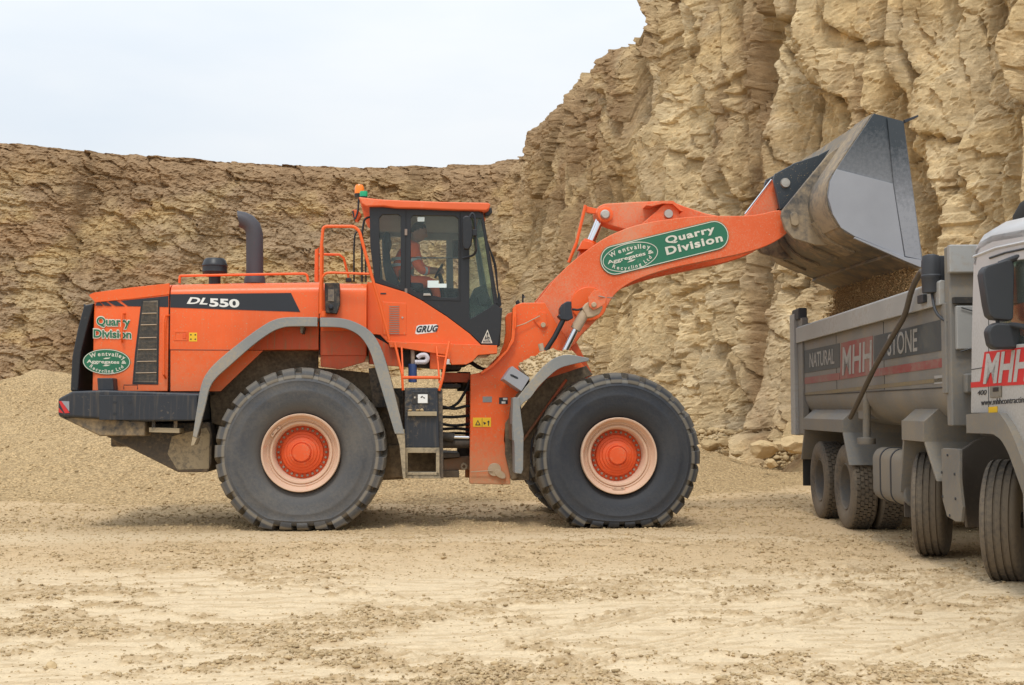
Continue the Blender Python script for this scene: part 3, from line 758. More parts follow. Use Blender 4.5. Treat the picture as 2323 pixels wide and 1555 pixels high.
def pile_scatter():
    n = 26000; X = rs.uniform(-16, 9, n); Y = rs.uniform(14.5, 30, n); h = pile_h(X, Y)
    k = h > -2.5; X, Y, h = X[k], Y[k], h[k]
    z = ground_h(X, Y)+np.maximum(0, -.05+np.log1p(np.exp(np.clip(h, -8, 9)*3))/3)+(fbm(X*.9, Y*.9, 311, 5, .6)*.10+fbm(X*5, Y*5, 313, 3)*.03)*sstep(-.5, .5, h)
    r = .012+.022*rs.uniform(0, 1, len(X))**3
    scatter('pile_stones', np.stack([X, Y, z, r], 1), M['stone'], 'loose pebbles on the gravel stockpile', 'stones', 6, .7)
pile_scatter()
# rubble at the foot of the right-hand face
def rubble():
    n = 4200; pts = []
    ctrl = [(1.5, 46.5), (3.2, 40), (4.7, 33.8), (6.5, 28.6), (9.2, 24.4), (12.3, 19.7)]
    for i in range(n):
        t = rs.uniform(0, len(ctrl)-1.01); k = int(t); f = t-k
        x = ctrl[k][0]*(1-f)+ctrl[k+1][0]*f; y = ctrl[k][1]*(1-f)+ctrl[k+1][1]*f
        o = abs(rs.normal(0, 1.1)); x -= o*.75; y -= o*.65
        r = .02+.12*rs.uniform()**7+.03*rs.uniform()
        pts.append((x, y, float(ground_h(np.array([x]), np.array([y]))[0])+r*.2+max(0, .9-o*.8), r))
    scatter('rubble', pts, M['stone'], 'rubble of fallen limestone along the foot of the tall cliff', 'rubble', 8, .62)
rubble()
rb = random.Random(4)
BOUL = [(1806, 1006, 26.5, .56, 'big flat topped boulder beside the rear of the tipper truck'),
        (1728, 1020, 27, .42, 'pinkish squared boulder leaning at the foot of the cliff'),
        (1765, 1012, 28, .36, 'rounded tan boulder between the pink boulder and the big flat one'),
        (1644, 1003, 30, .24, 'small bright cream boulder right of the front tyre'),
        (1612, 1010, 30.5, .30, 'tan boulder closest to the front tyre of the loader'),
        (1690, 990, 31, .30, 'brown slab resting on the scree above the other boulders'),
        (1672, 1030, 27, .17, 'small low boulder lying in front of the cream boulder'),
        (1748, 1052, 25, .18, 'small rounded boulder lowest of those by the cliff foot'),
        (1733, 962, 31, .24, 'dark boulder stuck highest in the scree slope')]
for px, py, Y, r, lab in BOUL:
    p = at_depth(px, py, Y); r *= .72; b = MB(); boulder_bm(b.bm, r, rb)
    o = b.build('boulder', M['stone'], None, ang=25, bevel=0); o.location = p; tag(o, lab, 'boulder', 'boulders at the foot of the cliff')
for px, py, r, lab in ((2084, 1392, .032, 'small square stone alone on the pale ground at lower right'), (506, 1457, .026, 'brown stone alone on the pale ground at lower left'),
                       (1642, 1376, .024, 'small lump of earth beside the tyre track'), (1808, 1505, .04, 'largest clod of earth near the bottom edge of the yard'), (115, 1520, .035, 'flat stone in the near left corner of the yard')):
    p = ground_pt(px, py); b = MB(); boulder_bm(b.bm, r, rb)
    o = b.build('stone', M['clod'], None, ang=25); o.location = (p.x, p.y, r*.35+float(ground_h(np.array([p.x]), np.array([p.y]))[0])); tag(o, lab, 'stone', 'single stones on the quarry floor')

# ================================================================== WHEEL LOADER
LD = empty('wheel_loader', LO, YAW)
tag(LD, 'orange wheel loader on big dusty tyres tipping its raised bucket into the truck', 'wheel loader')
def shp(name, px, v, t, m, parent=None, bev=.006, holes=(), sm=0, mirror=False):
    """plate traced on lateral plane v, thickness t going away from the viewer"""
    P = LL(px, v); P = SP(P+[P[0]], sm)[:-1] if sm else P
    b = MB(); b.prism(P, v, v+t, holes=[LL(h, v) for h in holes])
    if mirror: MB().prism(P, -v-t, -v).build(name, m, parent or LD, bev)
    return b.build(name, m, parent or LD, bev)
def rod(name, px, v, r, m, parent=None, n=10, sm=4, v1=None):
    b = MB(); pts = [L3(p[0], p[1], p[2] if len(p) > 2 else v) for p in px]
    if sm and len(pts) > 2: pts = round_corners(pts)
    b.tube(pts, r, n); return b.build(name, m, parent or LD)
def round_corners(P, k=4, f=.22, mx=.09):
    out = [P[0]]
    for i in range(1, len(P)-1):
        a, b, c = P[i-1], P[i], P[i+1]; la, lc = (a-b).length, (c-b).length
        d = min(mx, la*.45, lc*.45); p0 = b+(a-b)/la*d; p1 = b+(c-b)/lc*d
        for j in range(k+1):
            t = j/k; out.append(p0*(1-t)**2+b*2*t*(1-t)+p1*t*t)
    out.append(P[-1]); return out

# ---- wheels
def tyre_mesh(Rr, W, m, nl, seed):
    """earthmover tyre: lathed carcass with blocky lugs running over the shoulder; centred on the origin, near face at -W/2"""
    h = W/2; b = MB(); q = .925
    prof = [(.46, -h*.60), (.50, -h*.78), (.56, -h*.90), (.64, -h*.985), (.72, -h), (.735, -h*1.012), (.75, -h), (.83, -h*.97), (.845, -h*.985), (.86, -h*.965), (.895*1, -h*.93), (q+.003, -h*.84), (q+.02, -h*.55), (q+.022, 0)]
    prof = [((r-.46)*(Rr-.46)/.54+.46, y) for r, y in prof]; prof = prof+[(r, -y) for r, y in prof[-2::-1]]
    b.lathe(prof, n=120, closed=True)
    rnd = random.Random(seed)
    lug = [(.872, .965, .0), (.925, .955, .0), (.972, .90, .02), (.992, .80, .05), (1.0, .55, .35), (1.0, .10, .8)]   # r, |y|/h, chevron shift
    base = [(.855, .93), (.88, .90), (.915, .82), (.925, .7), (.93, .5), (.93, .05)]
    pitch = 2*math.pi/nl
    for side in (-1, 1):
        for k in range(nl):
            a0 = (k+(.5 if side > 0 else 0))*pitch+rnd.uniform(-.03, .03)*pitch; wdt = pitch*rnd.uniform(.30, .335)
            rings = []
            for (r, yy, sh), (rb, yb) in zip(lug, base):
                w2 = wdt*(1.0 if yy > .7 else .95); aa = a0+sh*pitch*.55; rr = r*Rr+rnd.uniform(-.004, .004)
                ring = []
                for r_, y_, da in ((rb*Rr, yb*h, -w2*1.12), (rr, yy*h, -w2), (rr, yy*h, w2), (rb*Rr, yb*h, w2*1.12)):
                    ring.append((r_*math.cos(aa+da), side*y_, r_*math.sin(aa+da)))
                rings.append(ring)
            b.loft(rings)
    return b.build('tyre', m, None, 0, 38)
def wheel(name, cx, v0, z, Rr, m, near=True, seed=1, label=None):
    """v0 = lateral position of the outer face; near wheels show their rim and bolts"""
    W = .76; cy = v0+W/2 if v0 < 0 else v0-W/2
    e = empty(name, (cx, cy, z), 0, LD)
    if v0 > 0: e.rotation_euler = (0, 0, math.pi)
    t = tyre_mesh(Rr, W, m, 27, seed); t.parent = e; rot_ = Matrix.Rotation(random.Random(seed).uniform(0, 1), 3, 'Y')
    for v_ in t.data.vertices:
        p_ = rot_ @ v_.co; low = -z+.012
        d_ = math.hypot(p_.x, p_.z)
        if p_.z < low+.22 and d_ > .6: p_.y *= 1+.05*max(0, min(1, (low+.22-p_.z)/.2))
        if p_.z < 0 and d_ > .72:
            rc = min(Rr, -low/max(1e-6, -p_.z/d_))
            if rc < Rr: k_ = (.72+(d_-.72)*(rc-.72)/(Rr-.72))/d_; p_.x *= k_; p_.z *= k_
        v_.co = p_
    h = W/2
    b = MB(); b.lathe([(.30, -h*.05), (.325, -h*.25), (.335, -h*.62), (.352, -h*.70), (.372, -h*.71), (.385, -h*.66), (.40, -h*.74), (.415, -h*.72), (.43, -h*.80), (.452, -h*.94), (.468, -h*.955), (.476, -h*.92), (.475, -h*.6), (.45, h*.6), (.475, h*.9), (.30, h*.9)], n=96)
    rim = b.build('rim', M['rim'], e, 0, 30)
    # lock-ring notch
    b = MB(); a = -math.pi/2 if seed == 2 else math.radians(140)
    for s_, w_ in ((-.16, .05), (0, .12), (.16, .05)):
        x, zz = .405*math.cos(a+s_*.8), .405*math.sin(a+s_*.8)
        q = bmesh.ops.create_cube(b.bm, size=1, matrix=Matrix.Translation((x, -h*.77, zz)) @ Matrix.Rotation(-(a+s_*.8)+math.pi/2, 4, 'Y') @ Matrix.Diagonal((w_, .03, .035, 1)))
    b.build('lock_ring_clip', M['rim'], e, .004)
    b = MB(); b.lathe([(.334, -h*.1), (.334, -h*.22), (.30, -h*.24), (.262, -h*.26), (.255, -h*.36), (.222, -h*.40), (.216, -h*.44), (.19, -h*.45), (.183, -h*.50), (.150, -h*.53), (.145, -h*.57), (.125, -h*.58), (.12, -h*.555), (.112, -h*.555), (.108, -h*.66), (.10, -h*.68), (0.02, -h*.69)], n=72)
    b.build('hub', M['hub'], e, 0, 25)
    b = MB(); b.lathe([(.3, h*.3), (.3, h*1.9), (.18, h*2.0), (.18, h*2.4)], n=24); b.build('axle_end', M['dark_dirty'], e)
    if near:
        b = MB(); b.lathe([(.0165, 0), (.0165, -.03), (.012, -.036)], n=10); bo = b.build('bolt', M['bolt'], e)
        bo.location = (.291, -h*.235, 0)
        for k in range(1, 28):
            c = bo.copy(); C.objects.link(c); c.parent = e; an = 2*math.pi*k/28; c.location = (.291*math.cos(an), -h*.235, .291*math.sin(an))
    return e
rx, _ = L(683, 1028, -1.4); fx, _ = L(1402.5, 1034, -1.4)
ZR = L(683, 1028, -1.5)[1]; ZF = L(1402, 1035, -1.5)[1]
wheel('wheel', rx, -1.5, ZR, 1.04, M['tyre_rear'], True, 1)
wheel('wheel', fx, -1.5, ZF, 1.035, M['tyre_front'], True, 2)
wheel('wheel', rx, 1.5, ZR, 1.04, M['tyre_rear'], False, 3)
wheel('wheel', fx, 1.5, ZF, 1.035, M['tyre_front'], False, 4)
b = MB(); b.tube([(rx, -1.0, ZR), (rx, -.45, ZR), (rx, .45, ZR), (rx, 1.0, ZR)], .2, 20, rs=[.2, .3, .3, .2]); b.build('rear_axle', M['dark_dirty'], LD)
b = MB(); b.tube([(fx, -1.0, ZR), (fx, -.45, ZR), (fx, .45, ZR), (fx, 1.0, ZR)], .2, 20, rs=[.2, .3, .3, .2]); b.build('front_axle', M['dark_dirty'], LD)

# ---- engine hood
HV = -1.12
def hood_loft(name, stations, m, r=.16, bev=.008, w=1.12):
    secs = []
    for px, ptop, pbot, rr, ww in stations:
        x, zt = L(px, ptop, -ww); zb = L(px, pbot, -ww)[1]; s = []
        s.append((x, -ww, zb))
        for k in range(7):
            a = math.pi/2*k/6; s.append((x, -ww+rr-rr*math.cos(a), zt-rr*.75+rr*.75*math.sin(a)))
        for k in range(7):
            a = math.pi/2*(1-k/6); s.append((x, ww-rr+rr*math.cos(a), zt-rr*.75+rr*.75*math.sin(a)))
        s.append((x, ww, zb)); secs.append(s)
    b = MB(); b.loft(secs); return b.build(name, m, LD, bev, 40)
rear_hood = hood_loft('rear_engine_cover', [(214, 668, 888, .10, 1.08), (222, 664, 888, .15, 1.11), (300, 652, 888, .2, 1.12), (384, 643, 888, .2, 1.12)], M['orange'])
hood = hood_loft('engine_hood', [(386.5, 643, 794, .2, 1.12), (520, 640, 794, .2, 1.12), (724, 637.5, 794, .2, 1.12)], M['orange'])
shp('lower_side_panel', [(386.5, 793), (600, 793), (500, 888), (386.5, 888)], HV, .03, M['orange'], bev=.004, mirror=True)
# overhanging visor of the rear cover
b = MB(); P = LL([(203, 668), (213, 664), (300, 652), (384, 643), (384, 668), (300, 678), (216, 686), (203, 672)], -1.14)
b.prism(P, -1.135, -1.10); b.prism(P, 1.10, 1.135); b.prism(LL([(203, 668), (216, 664), (216, 684), (203, 672)], -1.14), -1.135, 1.135); b.build('hood_visor', M['orange'], LD, .015)
shp('rear_grille_frame', [(190, 693), (213, 688), (200, 735), (184, 800), (177, 888), (159, 888), (163, 810), (176, 745)], -1.11, 2.22, M['black'], bev=.02)
shp('rear_lamp', [(189, 690), (197, 692), (196, 708), (190, 706)], -1.0, .12, M['black'])
hood_loft('tank_cover', [(726.5, 640, 806, .18, 1.10), (832, 641, 806, .18, 1.10)], M['orange'])
shp('tank_lower_panel', [(727, 806), (832, 806), (826, 822), (770, 838), (727, 832)], -1.08, .04, M['orange_dirty'])
shp('dirty_side_panel', [(600, 755), (640, 743), (722, 743), (722, 793), (572, 793)], HV-.006, .006, M['orange_dirty'], bev=0)
shp('dirty_side_panel', [(728, 752), (800, 752), (828, 775), (830, 806), (728, 806)], -1.108, .006, M['orange_dirty'], bev=0)
shp('wheelhouse_panel', [(600, 793), (722, 793), (722, 835), (800, 842), (870, 850), (905, 905), (916, 1088), (868, 1090), (480, 960), (474, 888), (500, 888)], -.78, .05, M['arch'], bev=.01)
shp('wheelhouse_beam', [(836, 836), (876, 834), (876, 925), (846, 925)], -.95, .3, M['dark_dirty'])
b = MB(); x0, z0 = L(180, 880, -.6); x1, z1 = L(915, 1086, -.6); b.box((x0+.4, -.6, 1.0), (x1, -.45, 1.75)); b.box((x0+.4, .45, 1.0), (x1, .6, 1.75)); b.box((x0+1.4, -.45, .75), (x1-.1, .45, 1.7)); b.build('rear_chassis', M['dark_dirty'], LD, .02)
shp('chassis_sill', [(386, 889), (477, 889), (477, 896), (386, 896)], -1.1, 2.2, M['black'])
# black stripe, split into the rear and main panels
st = MB()
st.prism(LL([(386.5, 668), (660, 665), (681, 708), (386.5, 698)], HV-.005), HV-.005, HV-.001)
st.build('side_stripe', M['decal_black'], LD)
st = MB()
for q in ([(274, 683), (382, 672), (382, 697), (290, 695)], [(245, 684.5), (264, 683), (283, 695), (262, 694.5)], [(228, 686), (240, 685), (254, 694.5), (238, 694)], [(219, 687), (226, 686.5), (234, 694), (216, 694)]):
    st.prism(LL(q, HV-.005), HV-.005, HV-.001)
st.build('rear_stripe', M['decal_black'], LD)
def LP3(px, py, v): return L3(px, py, v)
v_ = HV-.006
g = fit_text('DL', LP3(424, 689, v_), LP3(470, 691, v_), LP3(426, 675, v_), .03, .22); flat_mesh('model_lettering', g[0], g[1], M['white'], LD)
g = fit_text('550', LP3(475, 695, v_), LP3(543, 697.5, v_), LP3(475, 678, v_), .035); flat_mesh('model_number', g[0], g[1], M['white'], LD)
# Quarry Division in green with a pale outline
v_ = HV-.004
for s_, a, b_, h_ in (('Quarry', (218, 738), (296, 740.5), (218, 719)), ('Division', (211, 766), (299, 768.5), (211, 747))):
    g = fit_text(s_, LP3(*a, v_), LP3(*b_, v_), LP3(*h_, v_), .075); flat_mesh('lettering_outline', g[0], g[1], M['cream'], LD, thick=.001)
    g = fit_text(s_, LP3(a[0]+1.2, a[1]-.5, v_-.004), LP3(b_[0]-1.2, b_[1]-.5, v_-.004), LP3(h_[0]+1.2, h_[1]+1, v_-.004), .022); flat_mesh('lettering', g[0], g[1], M['green'], LD, thick=.001)
def oval_logo(cpx, rxp, rzp, v, rot, parent, mg, mc, outline_only=False):
    cen = L(*cpx, v); rx_ = abs(L(cpx[0]+rxp, cpx[1], v)[0]-cen[0]); rz_ = abs(L(cpx[0], cpx[1]-rzp, v)[1]-cen[1])
    root = parent
    if not outline_only:
        b = MB(); b.prism(ellipse(cen, rx_, rz_, rot), v-.003, v); root = b.build('logo_plate', mg, parent)
    gs = [ring_geo(cen, rx_*.985, rz_*.975, rot, rz_*.05)]
    gs.append(arc_text('Wentvalley', cen, rx_*.78, rz_*.46, 156, 20, rz_*.46, rot, bold=.02, wide=1.0))
    gs.append(arc_text('Recycling Ltd', cen, rx_*.82, rz_*.86, 205, 336, rz_*.37, rot, bold=.02, wide=1.0))
    V, Fc = text_geo('Aggregates &', .02); x0 = min(p[0] for p in V); x1 = max(p[0] for p in V); sc_ = rx_*1.66/(x1-x0); sz = rz_*.36
    V = [((p[0]-x0)*sc_-rx_*.83, p[1]*sz-rz_*.13) for p in V]
    V = [(cen[0]+a*math.cos(rot)-b*math.sin(rot), cen[1]+a*math.sin(rot)+b*math.cos(rot)) for a, b in V]; gs.append((V, Fc))
    for dz in (.26, -.30):
        lv = [(-.16, -.05), (-.06, .04), (.02, .05), (.17, .07), (.07, -.03), (-.02, -.05)]
        V = [(cen[0]+(a*rx_)*math.cos(rot)-(dz+b)*rz_*math.sin(rot), cen[1]+a*rx_*math.sin(rot)+(dz+b)*rz_*math.cos(rot)) for a, b in lv]; gs.append((V, [tuple(range(6))]))
    V, Fc = join_geo(*gs); flat_mesh('logo_lettering', [(a, v-.004, b) for a, b in V], Fc, mc, root, thick=.001)
    return root
oval_logo((242, 821), 54, 29, HV-.003, R(-1.5), LD, M['green'], M['cream'])
# side grille of louvred mesh
gf = shp('side_grille', [(321, 679), (362, 677), (359, 873), (300, 872), (306, 800)], HV-.008, .01, M['black'], bev=.004)
b = MB(); b.prism(LL([(325, 684), (358, 682), (355, 868), (305, 867), (311, 800)], HV-.012), HV-.012, HV-.009); gm_ = b.build('grille_mesh', M['grille'], gf)
b = MB()
for k in range(60):
    y = 686+k*3.0; l = 324-(y-684)*.105; b.tube([L3(l, y, HV-.016), L3(356, y, HV-.016)], .0022, 4)
b.build('grille_wires', M['dark'], gf)
for y in (711, 737, 766, 793, 820, 846):
    b = MB(); l = 325-(y-684)*.105; b.tube([L3(l, y+.7, HV-.02), L3(355, y, HV-.02)], .006, 5); b.build('grille_slat', M['tan_rod'], gf)
rod('grab_handle', [(283, 712, HV), (277, 712, HV-.06), (276, 726, HV-.07), (276, 768, HV-.07), (277, 776, HV)], 0, .013, M['orange_rail'], sm=0)
rod('grab_handle', [(383, 716, HV), (374, 717, HV-.06), (371, 728, HV-.07), (371, 850, HV-.07), (376, 858, HV)], 0, .014, M['orange_rail'], sm=0)
b = MB(); P = LL([(394, 751), (426, 751), (426, 773), (394, 773)], HV); b.prism(P, HV-.006, HV, holes=[LL([(398, 755), (423, 755), (423, 770), (398, 770)], HV)]); lp = b.build('latch_plate', M['orange'], LD, .002)
shp('latch', [(414, 757), (422, 757), (422, 769), (414, 769)], HV-.008, .01, M['hub'], parent=lp)
shp('warning_sticker', [(429, 755), (447, 755), (447, 775), (429, 775)], HV-.003, .003, M['yellow'], bev=0)
b = MB()
for (x_, y_) in ((433, 760), (443, 760), (433, 770), (443, 770)): b.prism(ellipse(L(x_, y_, HV-.004), .010, .010, 0, 8), HV-.005, HV-.003)
b.build('sticker_symbols', M['decal_black'], LD)
b = MB(); b.tube([L3(386.5, 794, HV-.002), L3(600, 795, HV-.002)], .004, 4); b.build('panel_seam', M['black'], LD)
b = MB(); b.tube([L3(385.3, 664, HV+.004), L3(385.3, 888, HV+.004)], .006, 4); b.tube([L3(725.5, 655, HV+.004), L3(725.5, 806, HV+.004)], .006, 4); b.build('door_seam', M['black'], LD)
# exhaust, pre-cleaner, rails
b = MB(); pts = [L3(578, 640, -.25), L3(578, 590, -.25), L3(577.5, 532, -.25), L3(573, 516, -.25), L3(563, 505, -.25), L3(550, 499, -.25), L3(543, 496, -.25)]
b.tube(pts, .11, 28, rs=[.112, .112, .112, .112, .111, .110, .110])
b.bm.verts.ensure_lookup_table(); e0, e1 = L3(538, 474, -.25), L3(546, 519, -.25); zc = pts[-1].z
for v in list(b.bm.verts)[-28:]:
    t_ = (e0.z-v.co.z)/(e0.z-e1.z); v.co.x = e0.x+(e1.x-e0.x)*t_
ex = b.build('exhaust_stack', M['exhaust'], LD)
b = MB(); c_ = L3(578, 640, -.25); b.lathe([(.14, -.02), (.135, .05), (.115, .09), (.112, .12)], c=c_, axis='z', n=28); b.build('exhaust_collar', M['exhaust'], LD)
c_ = L3(487, 640, -.45)
b = MB(); b.lathe([(.076, -.05), (.076, .10), (.08, .12)], c=c_, axis='z', n=28); pc = b.build('air_intake', M['black'], LD)
b = MB(); b.lathe([(.06, .09), (.15, .095), (.158, .12), (.162, .13), (.158, .15), (.158, .20), (.165, .205), (.163, .222), (.152, .24), (.14, .28), (.115, .305), (.05, .312)], c=c_, axis='z', n=40); b.build('intake_cap', M['black'], LD)
for vv in (-.85, .85):
    rod('hood_rail', [(407, 643), (408, 626), (416, 626), (690, 621), (697, 624), (699, 640)], vv, .016, M['orange_rail'], sm=4)
# ---- counterweight and belly
b = MB(); P = LL([(131, 905), (163, 888), (236, 885), (455, 893), (455, 955), (330, 957), (131, 945)], -1.42)
cwt = MB().prism(P, -1.42, 1.42).build('counterweight', M['dark'], LD, .03, seg=3)
shp('counterweight_plate', [(225, 897), (447, 897), (447, 953), (225, 953)], -1.44, .03, M['dark'], bev=.004)
for x_, y_ in ((260, 913), (295, 913), (260, 939), (295, 939)):
    b = MB(); b.prism(ellipse(L(x_, y_, -1.441), .024, .016, 0, 14), -1.443, -1.43); b.build('bolt_hole', M['decal_black'], LD)
b = MB(); b.prism(LL([(133, 911), (139, 910), (158, 937), (147, 938)], -1.425), -1.425, -1.42); b.prism(LL([(133, 925), (144, 938), (133, 936)], -1.425), -1.425, -1.42); b.build('red_reflector', M['red'], LD)
b = MB(); b.prism(LL([(139, 910), (157, 911), (157, 934)], -1.424), -1.424, -1.42); b.build('white_reflector', M['bucket_grey'], LD)
shp('counterweight_belly', [(131, 944), (330, 956), (328, 990), (226, 990)], -1.36, 2.72, mat('belly_mud', (.05, .05, .052), .7, dust=.85, dcol=(.40, .29, .16), bump=.01, fine=10), bev=.02)
shp('belly_plate', [(240, 990), (330, 985), (345, 960), (474, 958), (480, 985), (480, 1050), (472, 1072), (404, 1072)], -1.02, 2.04, M['dark_dirty'], bev=.02)
shp('belly_mud_panel', [(390, 990), (468, 970), (476, 985), (474, 1064), (402, 1066), (380, 1030)], -1.03, .02, M['step_dirty'], bev=.004)
s_ = shp('rear_step', [(338, 970), (407, 972), (407, 983), (338, 981)], -1.36, .3, M['step_dirty'], bev=.004)
for a in (348, 398): shp('step_bracket', [(a-4, 955), (a+4, 955), (a+4, 974), (a-4, 974)], -1.34, .05, M['dark_dirty'], parent=s_)
shp('tow_bracket', [(220, 858), (256, 858), (258, 886), (222, 886)], -1.32, .35, M['dark'], bev=.01)
rod('wire_loop', [(281, 884), (281, 874), (312, 874), (312, 884)], -1.25, .006, M['black'], sm=0)
# ---- rear fender: a grey rubber lip with a top sheet reaching inwards
def fender(name, outer, inner, v, t, depth, mlip, msheet, sm=3):
    O = SP(LL(outer, v), sm); I = SP(LL(inner, v), sm)
    e = MB().prism(O+I[::-1], v, v+t).build(name, mlip, LD, .008)
    b = MB(); n = Vector((0, 0))
    In = SP(LL([(a*.75+c*.25, b_*.75+d*.25) for (a, b_), (c, d) in zip(outer, inner)], v), sm) if len(outer) == len(inner) else I
    b.prism(O+In[::-1], v+t, v+depth); b.build('fender_sheet', msheet, e, .003); return e
fender('rear_fender', [(437, 990), (447, 925), (456, 875), (470, 845), (498, 815), (560, 765), (600, 737), (625, 725), (655, 720), (720, 720)],
       [(446, 994), (464, 928), (475, 882), (490, 858), (515, 835), (572, 785), (612, 756), (636, 745), (660, 741), (720, 741)], -1.5, .05, .44, M['fender'], M['arch'])
fender('rear_fender', [(726, 721), (770, 722), (805, 731), (840, 752), (862, 785), (878, 830), (898, 905), (917, 985)],
       [(726, 742), (768, 743), (793, 749), (818, 765), (838, 795), (852, 838), (872, 905), (896, 985)], -1.5, .05, .44, M['fender'], M['arch'])
shp('fender_skirt', [(896, 975), (917, 975), (919, 1000), (920, 1086), (914, 1086), (906, 1010)], -1.49, .4, M['step_dirty'])
shp('fender_skirt', [(437, 990), (447, 994), (440, 1010), (433, 1012)], -1.49, .25, M['step_dirty'], bev=.002)
shp('fender_bracket', [(680, 741), (690, 741), (686, 756), (682, 756)], -1.45, .3, M['dark_dirty'], bev=.002)

# ---- cab
CV = -.92
cabo = [(838, 468), (1082, 476), (1096, 488), (1126, 692), (1136, 700), (1137, 740), (1130, 784), (1091, 781), (1066, 757), (1014, 718), (958, 682), (919, 662), (850, 641), (840, 560)]
h1 = [(868, 487), (903, 487), (909, 492), (909, 640), (904, 650), (862, 632), (860, 495)]
h2 = [(938, 489), (1030, 490), (1040, 497), (1040, 672), (1034, 676), (1000, 675), (940, 661), (932, 653), (932, 496)]
h3 = [(1069, 495), (1092, 496), (1121, 690), (1112, 697), (1068, 724), (1065, 718), (1065, 500)]
cabs = MB()
cabs.prism(LL(cabo, CV), CV, CV+.07, holes=[LL(h, CV) for h in (h1, h2, h3)])
cab = cabs.build('cab_frame', M['black'], LD, .006)
# far side of the cab, with bigger rounded windows
f1_ = [(850, 500), (872, 492), (905, 492), (909, 500), (909, 640), (862, 632)]
f2_ = [(938, 525), (948, 515), (985, 515), (1002, 522), (1010, 540), (1012, 620), (1012, 655), (940, 655)]
f3_ = [(1035, 500), (1088, 496), (1115, 680), (1040, 680)]
MB().prism(LL(cabo, CV), .85, .92, holes=[LL(h, CV) for h in (f1_, [(938, 500), (1020, 500), (1020, 655), (938, 655)], f3_)]).build('cab_far_frame', M['lining'], LD, .006)
def wallx(name, p0, p1, th, m, y0, y1, hole=None, bev=.004):
    """wall across the machine running down the line p0->p1 (pixels on the cab side plane)"""
    (xa, za), (xb, zb) = L(*p0, CV), L(*p1, CV); b = MB(); V = []
    def Pn(t, y): return Vector((xa+(xb-xa)*t, y, za+(zb-za)*t))
    if not hole:
        b.loft([[Pn(0, y0), Pn(0, y1), Pn(1, y1), Pn(1, y0)], [p+Vector((th, 0, 0)) for p in (Pn(0, y0), Pn(0, y1), Pn(1, y1), Pn(1, y0))]])
    else:
        t0, t1, ya, yb = hole
        for (ta, tb, u, v) in ((0, t0, y0, y1), (t1, 1, y0, y1), (t0, t1, y0, ya), (t0, t1, yb, y1)):
            q = [Pn(ta, u), Pn(ta, v), Pn(tb, v), Pn(tb, u)]; b.loft([q, [p+Vector((th, 0, 0)) for p in q]])
    return b.build(name, m, LD, bev)
wallx('cab_rear_wall', (839, 470), (848, 640), .05, M['black'], -.86, .86, (.1, .8, -.7, .7))
wallx('windscreen_frame', (1091, 480), (1127, 694), .03, M['black'], -.86, .86, (.05, .97, -.80, .80))
wallx('windscreen', (1093, 490), (1126, 690), .008, M['glass_clear'], -.80, .80)
wallx('cab_nose', (1133, 698), (1128, 784), .04, M['black'], -.86, .86)
wallx('rear_window', (841, 487), (846, 610), .006, M['glass'], -.7, .7)
for nm, h, mm_ in (('side_window', h1, 'glass'), ('door_window', h2, 'glass'), ('corner_window', h3, 'glass_clear')):
    shp(nm, h, CV+.03, .006, M[mm_], bev=0)
shp('floor_plate', [(850, 655), (1128, 700), (1130, 784), (850, 784)], CV+.08, 1.7, M['black'], bev=0)
shp('cab_ceiling', [(842, 472), (1080, 478), (1084, 486), (842, 484)], CV+.08, 1.7, M['lining'], bev=0)
# door outline, handle and hinge details
dr = rod('door_seam', [(921, 478), (919, 655), (919, 679), (1044, 683), (1044, 482)], CV-.004, .004, M['rubber'], sm=0)
rod('window_rail', [(933, 585), (1040, 586)], CV+.06, .008, M['dark'])
shp('door_handle', [(961, 666), (976, 666), (978, 671), (960, 671)], CV-.03, .03, M['pin'], parent=dr, bev=.002)
for y_ in (520, 655): shp('door_hinge', [(918, y_), (924, y_), (924, y_+14), (918, y_+14)], CV-.02, .02, M['bolt'], parent=dr, bev=.002)
shp('notice', [(947, 493), (963, 493), (963, 503), (947, 503)], CV+.025, .003, M['paper'], bev=0)
shp('notice', [(970, 637), (995, 637), (995, 653), (970, 653)], CV+.025, .003, M['paper'], bev=0)
shp('notice', [(995, 644), (1013, 644), (1013, 653), (995, 653)], CV+.025, .003, M['paper'], bev=0)
# roof
b = MB(); P = LL([(813, 447), (870, 453), (1000, 458), (1108, 460), (1113, 464), (1110, 474), (1102, 478), (1040, 477), (950, 473), (900, 472), (870, 468), (830, 468), (820, 462)], -1.0)
roof = MB().prism(P, -1.0, 1.0).build('cab_roof', mat('roof_paint', (.80, .14, .04), .5, dust=.42, dcol=(.75, .35, .22), bump=.002), LD, .03, seg=3)
shp('roof_lamp', [(1098, 474), (1115, 471), (1117, 482), (1108, 491), (1100, 490)], -.8, .16, M['black'], bev=.01)
shp('roof_lamp', [(1098, 474), (1115, 471), (1117, 482), (1108, 491), (1100, 490)], .6, .16, M['black'], bev=.01)
c_ = L3(815, 449, -.75)
b = MB(); b.lathe([(.055, 0), (.06, .03), (.062, .05)], c=c_+Vector((0, 0, -.0)), axis='z', n=24); bcn = b.build('beacon', M['black'], LD)
b = MB(); b.lathe([(.06, .05), (.062, .08), (.058, .14), (.045, .165), (.02, .172)], c=c_, axis='z', n=24); b.build('amber_lens', M['amber'], bcn)
bcn.rotation_euler = (0, 0, 0)
c_ = L3(825, 452, -.9)
b = MB(); b.lathe([(.046, 0), (.046, .03)], c=c_, axis='z', n=20); gb = b.build('green_beacon', M['black'], LD)
b = MB(); b.lathe([(.05, .03), (.052, .085), (.047, .097), (.02, .1)], c=c_, axis='z', n=20); b.build('green_lens', M['green_lens'], gb)
wl = shp('work_lamp', [(799, 476), (812, 476), (820, 488), (812, 502), (804, 500), (799, 488)], -.72, .15, M['orange'], bev=.01)
